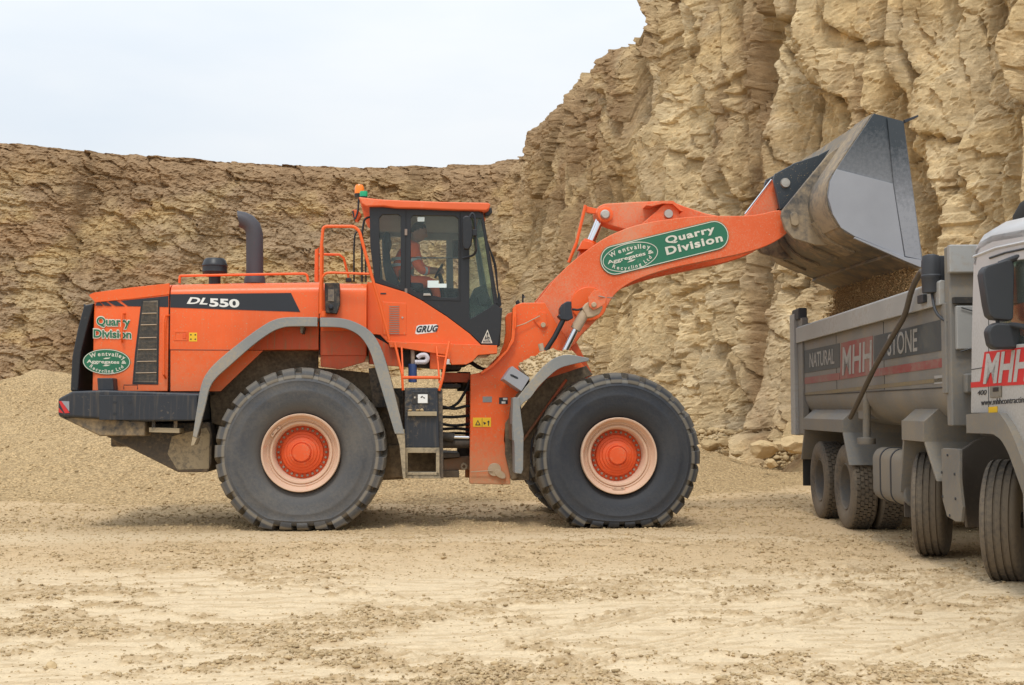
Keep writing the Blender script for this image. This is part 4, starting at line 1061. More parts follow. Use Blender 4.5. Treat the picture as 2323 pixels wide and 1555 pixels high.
shp('lamp_face', [(798, 480), (802, 477), (805, 500), (803, 500)], -.735, .18, M['black'], parent=wl, bev=.003)
rod('lamp_bracket', [(814, 452), (812, 480), (806, 498)], -.76, .012, M['dark'])
# interior: seat, wheel, console
shp('operator_seat', [(866, 540), (874, 525), (884, 527), (887, 545), (882, 562), (888, 600), (905, 640), (960, 642), (962, 655), (880, 660), (868, 600)], -.35, .55, M['seat'], bev=.03)
st_ = rod('steering_column', [(1012, 690), (1002, 640), (996, 618)], -.1, .03, M['black'], sm=0)
b = MB(); cc_ = L3(996, 615, -.1); ring = []
b.tube([(cc_.x+.05*math.cos(a)-.0, cc_.y+.2*math.sin(a), cc_.z+.19*math.cos(a)*.45) for a in [2*math.pi*k/24 for k in range(25)]], .014, 8); b.build('steering_wheel', M['black'], st_)
shp('dash_console', [(1075, 655), (1100, 645), (1118, 690), (1066, 722), (1064, 680)], -.3, .6, M['black'], bev=.02)
shp('dash_panel', [(1080, 672), (1100, 658), (1112, 680), (1090, 700)], -.5, .15, M['dark'], bev=.02)
shp('cab_sidepanel', [(905, 650), (1060, 655), (1060, 690), (905, 690)], .5, .3, M['seat'], bev=.02)
# orange cab platform
plat = shp('cab_platform', [(833, 640), (850, 642), (919, 663), (958, 683), (1014, 719), (1066, 758), (1091, 783), (1128, 785), (1128, 803), (1088, 805), (880, 778), (862, 760), (833, 757)], CV-.03, .12, M['orange'], bev=.006)
shp('cab_platform_core', [(836, 660), (919, 690), (1060, 770), (1120, 788), (1120, 800), (836, 790)], CV+.10, 1.7, M['orange'], bev=.01)
shp('platform_edge', [(880, 775), (1128, 784), (1128, 802), (1085, 806), (1072, 820), (1058, 827), (1025, 828), (1012, 806), (905, 789), (885, 789)], CV-.10, .16, M['orange'], bev=.006)
shp('platform_bracket', [(975, 790), (1010, 792), (1010, 838), (975, 838)], CV-.02, .1, M['orange_frame'], bev=.004)
vp = shp('vent_panel', [(868, 685), (922, 688), (922, 760), (868, 760)], CV-.04, .012, M['orange'], bev=.006)
for k in range(13):
    y_ = 695+k*5.1; b = MB(); b.prism(LL([(883, y_), (906, y_), (906, y_+2.2), (883, y_+2.2)], CV-.044), CV-.046, CV-.038); b.build('louvre', M['bolt'], vp)
b = MB(); b.prism(LL([(863, 665), (876, 665), (876, 668), (863, 668)], CV-.034), CV-.036, CV-.03); b.build('latch_slot', M['decal_black'], LD)
b = MB(); b.lathe([(.012, 0), (.012, -.012)], c=L3(913, 721, CV-.04), n=12); b.build('panel_lock', M['pin'], vp)
# GRUG lettering on its white backing
MB().prism(SP(LL([(942, 757), (945, 741), (950, 738), (990, 736), (994, 739), (992, 750), (988, 754), (946, 759)], CV-.031), 1), CV-.034, CV-.029).build('nameplate', M['white'], LD)
g = fit_text('GRUG', L3(943, 754, CV-.037), L3(991, 752, CV-.037), L3(945, 741, CV-.037), .045, .2, .04); flat_mesh('nameplate_lettering', g[0], g[1], M['decal_black'], LD, thick=.001)
tr_ = MB(); tr_.prism(LL([(1106, 748), (1117, 779), (1092, 779)], CV-.002), CV-.004, CV-.001, holes=[LL([(1106, 752), (1114.5, 777.5), (1095, 777.5)], CV-.002)]); tr_.build('triangle_sticker', M['cream'], LD)
g = fit_text('37', L3(1102, 766, CV-.003), L3(1110, 766, CV-.003), L3(1102, 760, CV-.003), .02); flat_mesh('triangle_number', g[0], g[1], M['cream'], LD, thick=.001)
g = fit_text('AX78', L3(1097.5, 775.5, CV-.003), L3(1114, 775.5, CV-.003), L3(1097.5, 769, CV-.003), .02); flat_mesh('triangle_lettering', g[0], g[1], M['cream'], LD, thick=.001)
# mirror
mr = shp('side_mirror', [(1049, 495), (1055, 489), (1064, 490), (1070, 500), (1073, 530), (1070, 556), (1064, 567), (1053, 566), (1049, 555)], -1.2, .07, M['black'], bev=.02)
rod('mirror_arm', [(1064, 495, -1.1), (1071, 483, -1.1), (1077, 490, -1.1), (1079, 535, -1.1), (1081, 570, -1.1), (1074, 580, -1.0), (1050, 586, -.93)], 0, .014, M['dark'], parent=mr)
shp('mirror_clamp', [(1067, 520), (1082, 521), (1082, 535), (1067, 535)], -1.16, .08, M['black'], parent=mr, bev=.006)
mr2 = shp('far_mirror', [(1018, 524), (1036, 519), (1040, 524), (1040, 585), (1021, 588), (1018, 580)], 1.05, .06, M['black'], bev=.01)
rod('wiper', [(1098, 525), (1122, 600), (1132, 680), (1133, 700)], -.5, .010, M['black'])
rod('wiper', [(1101, 540), (1125, 598), (1129, 650)], -.35, .008, M['black'])
shp('wiper_boot', [(1130, 665), (1134, 665), (1138, 692), (1132, 700), (1129, 690)], -.52, .08, M['black'])
rod('rear_conduit', [(846, 492), (833, 494), (826, 500), (821, 530), (821, 640)], -.8, .014, M['black'])
rod('rear_conduit', [(822, 528), (812, 524), (805, 532), (803, 560), (803, 640)], -.2, .012, M['black'])
rod('rear_conduit', [(820, 545), (829, 560), (830, 640)], .2, .012, M['black'])
# rails on the tank side and ladder
RV = -1.28
rod('handrail', [(727, 712), (729, 560), (733, 518), (740, 514), (803, 514), (815, 524), (847, 640), (862, 690), (883, 772)], RV, .020, M['orange_rail'])
rod('handrail', [(728, 722), (729, 632), (738, 620), (752, 619), (838, 622)], RV, .016, M['orange_rail'])
rod('handrail', [(729, 712), (730, 560)], RV+.04, .026, M['orange_rail'], sm=0)
rod('far_handrail', [(716, 638), (717, 570), (722, 563), (722, 577), (770, 578), (780, 586), (791, 630)], -.1, .017, M['orange_rail'], sm=0)
rod('far_handrail', [(719, 640), (719, 566)], -.3, .026, M['orange_rail'], sm=0)
shp('filler_cap', [(784, 631), (797, 631), (797, 640), (784, 640)], -.3, .1, M['black'], bev=.005)
bx = shp('battery_isolator', [(736, 642), (770, 642), (771, 690), (764, 712), (738, 710)], -1.2, .10, M['dark_dirty'], bev=.012)
shp('isolator_plate', [(744, 656), (758, 657), (758, 684), (744, 684)], -1.21, .012, M['bucket_worn'], parent=bx, bev=.002)
b = MB(); b.lathe([(.03, 0), (.03, -.03), (.02, -.04)], c=L3(751, 697, -1.2), n=16); b.build('isolator_knob', M['dark'], bx)
rod('rail_socket', [(733, 706), (733, 720)], RV, .032, M['orange_rail'], sm=0)
ld = rod('ladder_rail', [(895, 778, -1.1), (903, 810, -1.15), (912, 850, -1.3), (914, 886, -1.3)], 0, .016, M['orange_rail'], sm=0)
rod('ladder_rail', [(911, 789, -1.05), (913, 826, -1.2), (914, 856, -1.3)], 0, .012, M['orange_rail'], sm=0)
rod('ladder_rail', [(1019, 776, -1.1), (1012, 812, -1.2), (1004, 860, -1.3), (996, 887, -1.3)], 0, .017, M['orange_rail'], sm=0)
rod('ladder_rail', [(990, 787, -1.05), (994, 826, -1.2), (997, 870, -1.3)], 0, .012, M['orange_rail'], sm=0)
rod('ladder_rung', [(913, 857), (999, 857)], -1.3, .02, M['orange_rail'], sm=0)
rod('ladder_rung', [(992, 808), (1014, 810)], -1.2, .012, M['orange_rail'], sm=0)
# dark bay behind the ladder with its filter and hose
shp('valve_bay', [(836, 790), (1010, 800), (1010, 838), (905, 830), (836, 824)], -.8, .3, M['dark_dirty'], bev=0)
shp('bay_panel', [(836, 758), (878, 780), (905, 792), (905, 832), (838, 826)], -.93, .06, M['orange_dirty'], bev=.004)
rod('filter_pipe', [(936, 788), (937, 830)], -.95, .028, M['bolt'], sm=0); rod('filter', [(936, 826), (936, 868)], -.97, .055, M['blue'], n=18, sm=0)
rod('white_hose', [(941, 822), (955, 822), (966, 822), (971, 814), (966, 805), (954, 806), (947, 812)], -1.0, .030, M['wpipe'])
shp('label_plate', [(1010, 815), (1020, 815), (1020, 827), (1010, 827)], -1.03, .01, M['white'])
# fuel tank box with steps
SV = -1.34
sb = shp('step_box', [(918, 880), (993, 880), (997, 1016), (917, 1016)], SV, .5, M['dark'], bev=.012)
shp('step_box_side', [(993, 882), (1004, 884), (1006, 1086), (996, 1086)], SV+.05, .5, M['dark_dirty'], bev=.006)
shp('hatch', [(935, 888), (974, 888), (974, 917), (935, 917)], SV-.008, .01, M['black'], parent=sb, bev=.006)
hs_ = shp('hatch_sticker', [(948, 895), (970, 895), (970, 915), (948, 915)], SV-.012, .006, M['white'], parent=sb, bev=.002)
b = MB(); b.lathe([(.012, 0), (.012, -.01)], c=L3(941, 902, SV-.008), n=12); b.build('hatch_lock', M['pin'], sb)
b = MB(); b.prism(ellipse(L(957, 901, SV-.013), .018, .009, .6, 10), SV-.014, SV-.011); b.prism(ellipse(L(962, 903, SV-.013), .014, .008, -.5, 10), SV-.014, SV-.011); b.build('sticker_print', M['dark'], sb)
shp('step_ledge', [(925, 934), (991, 934), (991, 944), (925, 944)], SV-.05, .09, M['step_dirty'], bev=.004)
b = MB()
for (x_, w_) in ((948, 8), (957, 6), (930, 4)): rock_bm(b.bm, L3(x_, 931, SV-.01), .02+.002*w_, random.Random(x_), 1)
b.build('step_mud', M['clod'], LD)
fr = MB(); P = [(917, 1016), (997, 1016), (997, 1082), (920, 1082)]
fr.prism(LL(P, SV), SV-.02, SV+.02, holes=[LL([(925, 1028), (989, 1028), (989, 1076), (925, 1076)], SV)])
fr.build('lower_step', M['step_dirty'], LD, .006)
shp('step_riser', [(918, 1072), (996, 1072), (1000, 1086), (920, 1086)], SV-.02, .30, M['step_dirty'], bev=.006)
shp('tank_bottom', [(868, 1010), (1000, 1010), (1000, 1076), (868, 1086)], SV+.5, .4, M['arch'], bev=.01)
# ---- articulation joint between the two frames
for q in ([(1004, 845), (1068, 847), (1068, 868), (1004, 868)],): shp('hitch_plate', q, -.45, .9, M['orange_dirty'], bev=.01)
for q in ([(1004, 826), (1045, 829), (1047, 838), (1004, 840)], [(1004, 870), (1046, 872), (1046, 880), (1004, 880)], [(1004, 1027), (1043, 1029), (1043, 1038), (1004, 1040)], [(1004, 1068), (1042, 1068), (1042, 1084), (1004, 1084)]):
    shp('hinge_plate', q, -.5, 1.0, M['dark_dirty'], bev=.01)
b = MB(); x_, _ = L(1052, 900, 0); b.tube([(x_, 0, .7), (x_, 0, 1.0)], .09, 20); b.tube([(x_, 0, 1.72), (x_, 0, 1.98)], .09, 20); b.build('hinge_pin', M['dark_dirty'], LD)
shp('lower_hitch', [(1006, 1042), (1066, 1036), (1066, 1066), (1006, 1068)], -.4, .8, M['orange_dirty'], bev=.01)
b = MB(); b.lathe([(.045, -.08), (.045, 0), (.02, 0), (.02, -.08)], c=L3(1052, 1058, -.5), n=20, closed=True); b.build('hitch_roller', M['black'], LD)
rod('steering_cylinder', [(1005, 1006), (1066, 1006)], -.55, .065, M['dark_dirty'], n=18, sm=0)
rod('steering_rod', [(1028, 992), (1068, 993)], -.6, .026, M['chrome'], n=14, sm=0)
rod('joint_coupling', [(1004, 990), (1030, 994)], -.62, .06, M['dark_dirty'], n=14, sm=0)
for i, pts in enumerate(([(1000, 922), (1030, 929), (1055, 922), (1065, 921)], [(1000, 926), (1020, 927), (1040, 915), (1058, 885), (1066, 862)], [(1000, 946), (1030, 947), (1068, 943)],
            [(1000, 962), (1030, 967), (1068, 962)], [(1000, 974), (1040, 972), (1068, 976)], [(1002, 830), (1050, 832), (1065, 822), (1085, 836), (1105, 838)], [(1040, 826), (1064, 816), (1078, 828), (1100, 840)], [(1000, 985), (1040, 983), (1068, 985)])):
    rod('hydraulic_hose', pts, -.55+.05*i, .019, M['rubber'], n=8)
shp('cab_mount', [(1040, 806), (1088, 806), (1062, 826), (1040, 828)], -.6, 1.2, M['black'], bev=.01)
# ---- front frame
ffo = [(1164, 700), (1170, 692), (1185, 687), (1236, 687), (1246, 705), (1266, 740), (1292, 775), (1300, 806), (1345, 850), (1330, 862), (1180, 900), (1160, 955), (1146, 975), (1144, 1000), (1150, 1024), (1158, 1045), (1158, 1100), (1065, 1098), (1067, 850), (1092, 845), (1120, 825), (1150, 793), (1160, 768), (1165, 740)]
ff = shp('front_frame', ffo, -.74, .09, M['orange_frame'], bev=.012)
MB().prism(LL(ffo, -.74), .65, .74).build('far_front_frame', M['orange_frame'], LD, .012)
shp('front_frame_web', [(1075, 860), (1130, 850), (1180, 900), (1200, 1085), (1075, 1090)], -.64, 1.28, M['dark_dirty'], bev=.01)
shp('front_frame_lip', [(1163, 700), (1170, 692), (1172, 700), (1170, 745), (1166, 775), (1150, 800), (1120, 832), (1092, 850), (1090, 845), (1118, 825), (1150, 793), (1160, 768), (1162, 740)], -.84, .12, M['orange_frame'], bev=.004)
rod('frame_edge_rail', [(1170, 720), (1169, 745)], -.86, .012, M['orange_rail'], sm=0)
rt = shp('pin_retainer', [(1224, 708), (1238, 710), (1242, 740), (1234, 748), (1226, 744), (1213, 730), (1210, 722)], -.765, .03, M['orange_frame'], bev=.004)
b = MB(); b.lathe([(.032, 0), (.034, -.02), (.028, -.03)], c=L3(1232, 738, -.765), n=20); b.build('grease_cap', M['tan_rod'], rt)
rod('grease_pipe', [(1225, 717, -.79), (1190, 735, -.79), (1168, 742, -.80)], 0, .007, M['tan_rod'], sm=0)
rod('grease_pipe', [(1118, 1068, -.79), (1068, 1071, -.78)], 0, .006, M['tan_rod'], sm=0)
shp('inner_wheelhouse', [(1200, 905), (1240, 860), (1330, 830), (1345, 850), (1300, 870), (1240, 930), (1205, 1000), (1200, 1090), (1160, 1090), (1160, 960)], -.76, .05, M['arch'], bev=.006)
shp('axle_guard', [(1146, 960), (1170, 930), (1185, 940), (1175, 1085), (1160, 1090), (1146, 1030)], -.80, .05, M['arch'], bev=.01)
rod('frame_strut', [(1186, 1000), (1285, 862)], -.82, .018, M['orange_dirty'], sm=0)
pl = MB(); pl.prism(ellipse(L(1122, 1066, -.775), .085, .085, 0, 24), -.775, -.74); pl.prism(ellipse(L(1134, 1076, -.775), .085, .045, -.6, 20), -.785, -.74); pl.build('lower_pin_cover', M['tan_rod'], LD, .006)
shp('chassis_plate', [(1095, 900), (1116, 900), (1116, 913), (1095, 913)], -.745, .006, M['fender'], bev=.001)
sp_ = shp('data_plate', [(1132, 902), (1152, 902), (1152, 917), (1132, 917)], -.745, .006, M['decal_black'], bev=.001)
b = MB(); b.prism(LL([(1141, 903), (1151, 903), (1151, 908), (1141, 908)], -.748), -.75, -.745); b.prism(LL([(1138, 911), (1147, 911), (1147, 916), (1138, 916)], -.748), -.75, -.745); b.build('data_plate_print', M['white'], sp_)
ys = shp('warning_sticker', [(1073, 948), (1114, 948), (1114, 969), (1073, 969)], -.745, .005, M['yellow'], bev=.001)
b = MB(); b.prism(LL([(1084, 953), (1090, 965), (1078, 965)], -.747), -.75, -.745, holes=[LL([(1084, 956), (1087.5, 963.5), (1080.5, 963.5)], -.747)])
b.prism(LL([(1108, 954), (1111, 958), (1109, 958), (1109, 966), (1107, 966), (1107, 958), (1105, 958)], -.747), -.75, -.745); b.prism(LL([(1096, 957), (1103, 960), (1098, 964)], -.747), -.75, -.745); b.prism(LL([(1093.2, 949), (1094, 949), (1094, 968), (1093.2, 968)], -.747), -.75, -.745)
b.build('sticker_symbols', M['decal_black'], ys)
# front fender with step
FV = -1.42
fender('front_fender', [(1163, 1000), (1162, 960), (1168, 915), (1185, 888), (1206, 862), (1232, 833), (1258, 813), (1290, 805), (1336, 813)],
       [(1172, 1000), (1174, 960), (1182, 921), (1203, 903), (1222, 878), (1248, 852), (1270, 836), (1296, 828), (1336, 819)], FV, .05, .62, M['fender'], M['arch'])
shp('front_mudflap', [(1164, 902), (1178, 902), (1182, 940), (1188, 985), (1187, 1066), (1183, 1076), (1168, 1074), (1167, 1010), (1162, 960)], FV-.02, .35, M['fender'], bev=.01)
stp = shp('fender_step', [(1162, 831), (1202, 858), (1183, 888), (1142, 860)], FV+.0, .6, M['bucket_grey'], bev=.006)
for dx in (0, 7):
    b = MB(); b.prism(ellipse(L(1163+dx, 853+dx*.5, FV-.002), .035, .014, R(-25)+0, 16), FV-.003, FV+.002); b.build('step_slot', M['decal_black'], stp)
# ---- lift arm
BV = -.62
armo = [(1215, 688), (1238, 660), (1262, 630), (1290, 602), (1325, 573), (1365, 545), (1400, 527), (1445, 511), (1500, 500), (1560, 493), (1620, 490), (1680, 490), (1720, 487), (1760, 478), (1773, 480), (1782, 500), (1789, 523),
        (1768, 543), (1735, 560), (1690, 574), (1640, 585), (1580, 597), (1520, 610), (1462, 628), (1420, 648), (1392, 672), (1372, 705), (1345, 735), (1318, 762), (1296, 790), (1262, 790), (1236, 745), (1222, 710)]
AP = SP(LL(armo, BV), 3)
arm = MB().prism(AP, BV, BV+.16).build('lift_arm', M['orange_dusty'], LD, .012, seg=2)
MB().prism(AP, .46, .62).build('lift_arm', M['orange_dusty'], LD, .012)
# clean stretch near the pivot is the same paint; crosstube
rod('arm_crosstube', [(1395, 600, -.5), (1395, 600, .5)], 0, .2, M['orange_dusty'], n=28, sm=0)
b = MB()
q = ellipse(L(1336, 690, BV-.03), .235, .225, 0, 40); b.prism(q, BV-.035, BV+.01); b.build('cylinder_boss', M['orange'], LD, .01)
# sign on the arm
SVV = BV-.013; A0, A1 = L(1366, 603, SVV), L(1650, 520, SVV); ang = math.atan2(A1[1]-A0[1], A1[0]-A0[0]); ang = R(14.3)
cen = L(1508, 562.5, SVV); hl, hh = .66, .195
def capsule(hl, hh, k=12):
    out = []
    for j in range(k+1):
        a = -math.pi/2+math.pi*j/k; out.append((hl-hh*.95+hh*.95*math.cos(a), hh*math.sin(a)))
    for j in range(k+1):
        a = math.pi/2+math.pi*j/k; out.append((-hl+hh*.95+hh*.95*math.cos(a), hh*math.sin(a)))
    return out
def rotp(pts, c, a): return [(c[0]+x*math.cos(a)-y*math.sin(a), c[1]+x*math.sin(a)+y*math.cos(a)) for x, y in pts]
hl = math.hypot(L(1653, 526, SVV)[0]-L(1364, 600, SVV)[0], L(1653, 526, SVV)[1]-L(1364, 600, SVV)[1])/2
b = MB(); b.prism(rotp(capsule(hl, hh*1.02), cen, ang), SVV-.003, SVV+.012); sign = b.build('sign_panel', M['green_dusty'], LD)
b = MB(); b.prism(rotp(capsule(hl-.006, hh-.004), cen, ang), SVV-.0065, SVV-.003, holes=[rotp(capsule(hl-.016, hh-.014), cen, ang)]); b.build('sign_border', M['cream'], sign)
oval_logo((1430, 583), 65, 32, SVV-.003, ang, sign, M['green_dusty'], M['cream'], outline_only=True)
def loc_text(s, x0, x1, y0, h, bold, track=.0):
    V, Fc = text_geo(s, bold, track); a = min(v[0] for v in V); c = max(v[0] for v in V); cap = max(v[1] for v in glyph('H', 0)[0])
    V = [(x0+(v[0]-a)*(x1-x0)/(c-a), y0+v[1]*h/cap) for v in V]; V = rotp(V, cen, ang)
    flat_mesh('sign_lettering', [(u, SVV-.007, w_) for u, w_ in V], Fc, M['cream'], sign, thick=.001)
loc_text('Quarry', .03, hl-.17, .048, .085, .035, .07); loc_text('Division', -.0, hl-.10, -.098, .098, .035, .07)
# bellcrank and tilt linkage
bc = shp('bellcrank', [(1351, 482), (1358, 468), (1372, 462), (1440, 458), (1500, 456), (1530, 459), (1552, 468), (1600, 484), (1640, 492), (1640, 520), (1560, 520), (1480, 525), (1420, 522), (1385, 512), (1356, 500)], -.16, .3, M['orange_dusty'], bev=.02)
b = MB(); b.lathe([(.105, .04), (.105, -.05), (.095, -.055), (.05, -.055)], c=L3(1372, 488, -.16), n=32); b.build('pivot_boss', M['orange'], bc, 0)
b = MB(); b.lathe([(.062, 0), (.066, -.04), (.05, -.06), (.01, -.062)], c=L3(1372, 488, -.2), n=28); b.build('pivot_pin', M['pin'], bc)
pb = shp('pivot_bracket', [(1445, 518), (1470, 496), (1492, 477), (1503, 466), (1516, 463), (1530, 466), (1540, 477), (1542, 500), (1560, 520), (1500, 530)], -.36, .09, M['orange_dusty'], bev=.01)
b = MB(); b.lathe([(.062, 0), (.06, -.03), (.055, -.035)], c=L3(1516, 486, -.36), n=28); b.build('pivot_pin', M['pin'], pb)
shp('cover_plate', [(1466, 466), (1500, 456), (1528, 456), (1550, 480), (1542, 478), (1526, 463), (1503, 462), (1480, 468)], -.42, .3, M['orange_dusty'], bev=.003)
rod('tilt_cylinder_rod', [(1364, 492), (1338, 555)], -.05, .058, M['chrome'], n=20, sm=0)
rod('tilt_cylinder', [(1340, 548), (1290, 680), (1240, 770)], -.05, .1, M['orange'], n=24, sm=0)
shp('cylinder_clamp', [(1322, 545), (1348, 552), (1346, 566), (1312, 566)], -.25, .2, M['orange'], bev=.006)
shp('guard_bracket', [(1330, 468), (1356, 474), (1352, 486), (1330, 482)], -.12, .06, M['orange_rail'])
rod('position_rod', [(1328, 466), (1322, 492), (1308, 550), (1290, 596)], -.15, .022, M['orange_rail'], n=8, sm=0)
lk = shp('tilt_link', [(1660, 520), (1696, 486), (1752, 408), (1765, 402), (1782, 416), (1772, 466), (1745, 500), (1700, 520)], -.12, .22, M['orange_dusty'], bev=.012)
rod('link_pipe', [(1690, 486), (1750, 408)], -.13, .012, M['chrome'], sm=0)
# lift cylinders (near and far)
for vv, nm in ((-.86, 'lift_cylinder'), (.74, 'lift_cylinder')):
    lc = rod(nm, [(1330, 704), (1305, 748)], vv, .068, M['tan_rod'], n=22, sm=0)
    rod('cylinder_rod', [(1306, 746), (1280, 798)], vv, .045, M['chrome'], parent=lc, n=20, sm=0)
    yk = MB(); yk.prism(LL([(1320, 700), (1330, 688), (1345, 680), (1362, 684), (1368, 698), (1360, 713), (1346, 720), (1332, 722)], vv-.06), vv-.08, vv+.08); yk.build('rod_yoke', M['tan_rod'], lc, .02)
    lp2 = MB(); lp2.prism(LL([(1334, 676), (1346, 660), (1364, 658), (1378, 672), (1372, 690), (1356, 700), (1346, 704), (1336, 696)], vv-.1), vv-.12, vv-.085); lp2.build('pin_lug', M['orange_dusty'], lc, .006)
    b = MB(); b.lathe([(.032, 0), (.034, -.02), (.025, -.028)], c=L3(1347, 692, vv-.12), n=20); b.build('grease_cap', M['tan_rod'], lc)
rod('grease_pipe', [(1358, 672, -1.0), (1372, 675, -.98), (1395, 677, -.8)], 0, .007, M['pin'], sm=0)
shp('lower_arm_root', [(1236, 740), (1290, 740), (1345, 850), (1250, 850)], -.55, 1.1, M['orange_frame'], bev=.02)
# headlight
hlp = shp('headlight', [(1270, 700), (1276, 690), (1286, 684), (1297, 684), (1297, 704), (1301, 722), (1290, 728), (1272, 725), (1265, 716), (1270, 714)], -1.0, .16, M['dark'], bev=.014)
rod('headlight_post', [(1278, 726), (1258, 765), (1238, 796)], -.95, .033, M['black'], parent=hlp, n=12, sm=0)
rod('headlight_cable', [(1298, 702), (1312, 704), (1322, 700)], -.9, .015, M['rubber'], parent=hlp)
rod('lamp_base', [(1226, 780), (1230, 797)], -.95, .035, M['tan_rod'], sm=0)
shp('frame_lamp', [(1170, 684), (1176, 680), (1180, 688), (1172, 692)], -.4, .08, M['black'])
rod('frame_aerial', [(1186, 688), (1186, 668), (1190, 676)], -.3, .012, M['black'], sm=0)
# ---- bucket
BN, BF = -1.52, 1.42
prof = [(2089, 607), (2052, 589), (2000, 566), (1938, 539), (1915, 526), (1900, 508), (1887, 485), (1879, 465), (1876, 440), (1881, 412), (1890, 396), (1903, 375), (1925, 342), (1946, 311), (1981, 259)]
PI_ = SP(LL(prof, BN), 3)
def offs(P, d):
    out = []
    for i, p in enumerate(P):
        a = P[max(i-1, 0)]; c = P[min(i+1, len(P)-1)]; t = Vector((c[0]-a[0], c[1]-a[1])).normalized(); out.append((p[0]+t.y*d, p[1]-t.x*d))
    return out
PO = offs(PI_, .035)
b = MB(); b.prism(PI_+PO[::-1], BN+.01, BF-.01); bucket = b.build('bucket_shell', M['bucket_floor'], LD, .006, 30)
# worn band of the back near the side plate
PB0, PB1 = offs(PI_[9:], -.001), offs(PI_[9:], -.012)
MB().prism(PI_[14:]+offs(PI_, -.014)[14:][::-1], BN+.02, BN+.62).build('wear_band', M['bucket_worn'], bucket, .002)
spl = [(2048, 277), (2091, 589), (2089, 607)]+prof[1:]
side = MB().prism(LL(spl, BN), BN-.03, BN+.005).build('bucket_side_plate', mat('side_plate_paint', (.03, .04, .05), .35, dust=.2, z=(5.15, 4.35), zk=.8, dcol=(.24, .25, .27), speck=.2, bump=.003), LD, .005)
MB().prism(LL(spl, BN), BF, BF+.03).build('bucket_far_plate', M['bucket_dark'], LD, .005)
shp('side_wear_plate', [(1898, 384), (2026, 417), (2052, 584), (1940, 537), (1908, 517), (1890, 487), (1879, 448), (1884, 412)], BN-.045, .015, M['bucket_grey'], parent=side, bev=.004)
shp('side_cutter', [(2013, 268), (2048, 278), (2070, 430), (2091, 590), (2054, 582), (2028, 420)], BN-.055, .025, mat('cutter_paint', (.035, .045, .055), .4, dust=.2, z=(4.95, 3.95), zk=.95, dcol=(.30, .31, .34), bump=.004), parent=side, bev=.004)
shp('side_lip', [(1940, 538), (2054, 584), (2091, 590), (2089, 607), (2050, 591), (1938, 541)], BN-.07, .04, M['bucket_grey'], parent=side, bev=.004)
# underside: wear skids and cutting edge
lo = PI_[:22]
L_out = offs(PI_, -.03)
for k, (a, c) in enumerate(((-.95, -.62), (-.3, .1), (.45, .8), (1.05, 1.38))):
    MB().prism(PI_[7:19]+L_out[7:19][::-1], a, c).build('skid_plate', M['bucket_worn'], bucket, .004)
MB().prism(PI_[:6]+offs(PI_, -.045)[:6][::-1], BN-.02, BF+.02).build('cutting_edge', M['bucket_floor'], bucket, .006)
for vv in (-.78, .70):
    e_ = MB().prism(LL([(1773, 490), (1776, 476), (1830, 410), (1880, 350), (1903, 333), (1912, 334), (1898, 352), (1858, 412), (1843, 440), (1838, 472), (1848, 508), (1866, 538), (1890, 558), (1850, 556), (1800, 541), (1782, 520)], -.78), vv, vv+.07).build('arm_lug', M['bucket_worn'], bucket, .01)
    if vv < 0:
        b = MB(); b.prism(rotp(capsule(.095, .05), L(1801, 498, vv), R(-82)), vv-.04, vv); b.build('pin_keeper', M['bucket_worn'], bucket, .01)
for vv in (-.26, .16):
    MB().prism(LL([(1755, 406), (1759, 394), (1795, 375), (1800, 371), (1857, 352), (1895, 332), (1912, 333), (1900, 350), (1850, 400), (1826, 430), (1814, 456), (1770, 476)], -.26), vv, vv+.07).build('link_lug', M['bucket_dark'], bucket, .01)
b = MB(); b.lathe([(.07, .45), (.07, -.01), (.06, -.035), (.01, -.037)], c=L3(1781, 416, -.26), n=28); b.build('link_pin', M['pin'], bucket)
shp('bucket_corner_guard', [(2052, 272), (2083, 261), (2084, 265), (2054, 279)], BN+.3, .05, M['dark'], bev=.003)

# ---- driver
def person(name, loc, rz, joints, edges, label, jacket_idx, hair=(.03, .02, .015), skin=(.42, .22, .14)):
    pass
ms_ = mat('skin', (.40, .21, .14), .6, dust=0, bump=0); mj = mat('hi_vis_orange', (1.0, .16, .05), .75, dust=.05, bump=.003)
mjt = mat('dark_trousers', (.55, .08, .03), .85, dust=.1, bump=.003); mrf = mat('reflective_band', (.55, .58, .6), .4, dust=.05, bump=0); mhair = mat('hair', (.05, .035, .025), .9, dust=0, bump=0)
def skinned(name, J, E, m, parent=None, root=0, sub=2):
    me = bpy.data.meshes.new(name); me.from_pydata([j[0] for j in J], E, []); me.materials.append(m)
    o = bpy.data.objects.new(name, me); C.objects.link(o)
    if parent: o.parent = parent
    s = o.modifiers.new('skin', 'SKIN'); s.use_smooth_shade = True
    me.skin_vertices.new() if hasattr(me.skin_vertices, 'new') and not me.skin_vertices else None
    if not me.skin_vertices:
        bpy.context.view_layer.objects.active = o
    for i, j in enumerate(J):
        me.skin_vertices[0].data[i].radius = (j[1], j[2] if len(j) > 2 else j[1]); me.skin_vertices[0].data[i].use_root = (i == root)
    o.modifiers.new('sub', 'SUBSURF').levels = sub; o.modifiers['sub'].render_levels = sub
    return o
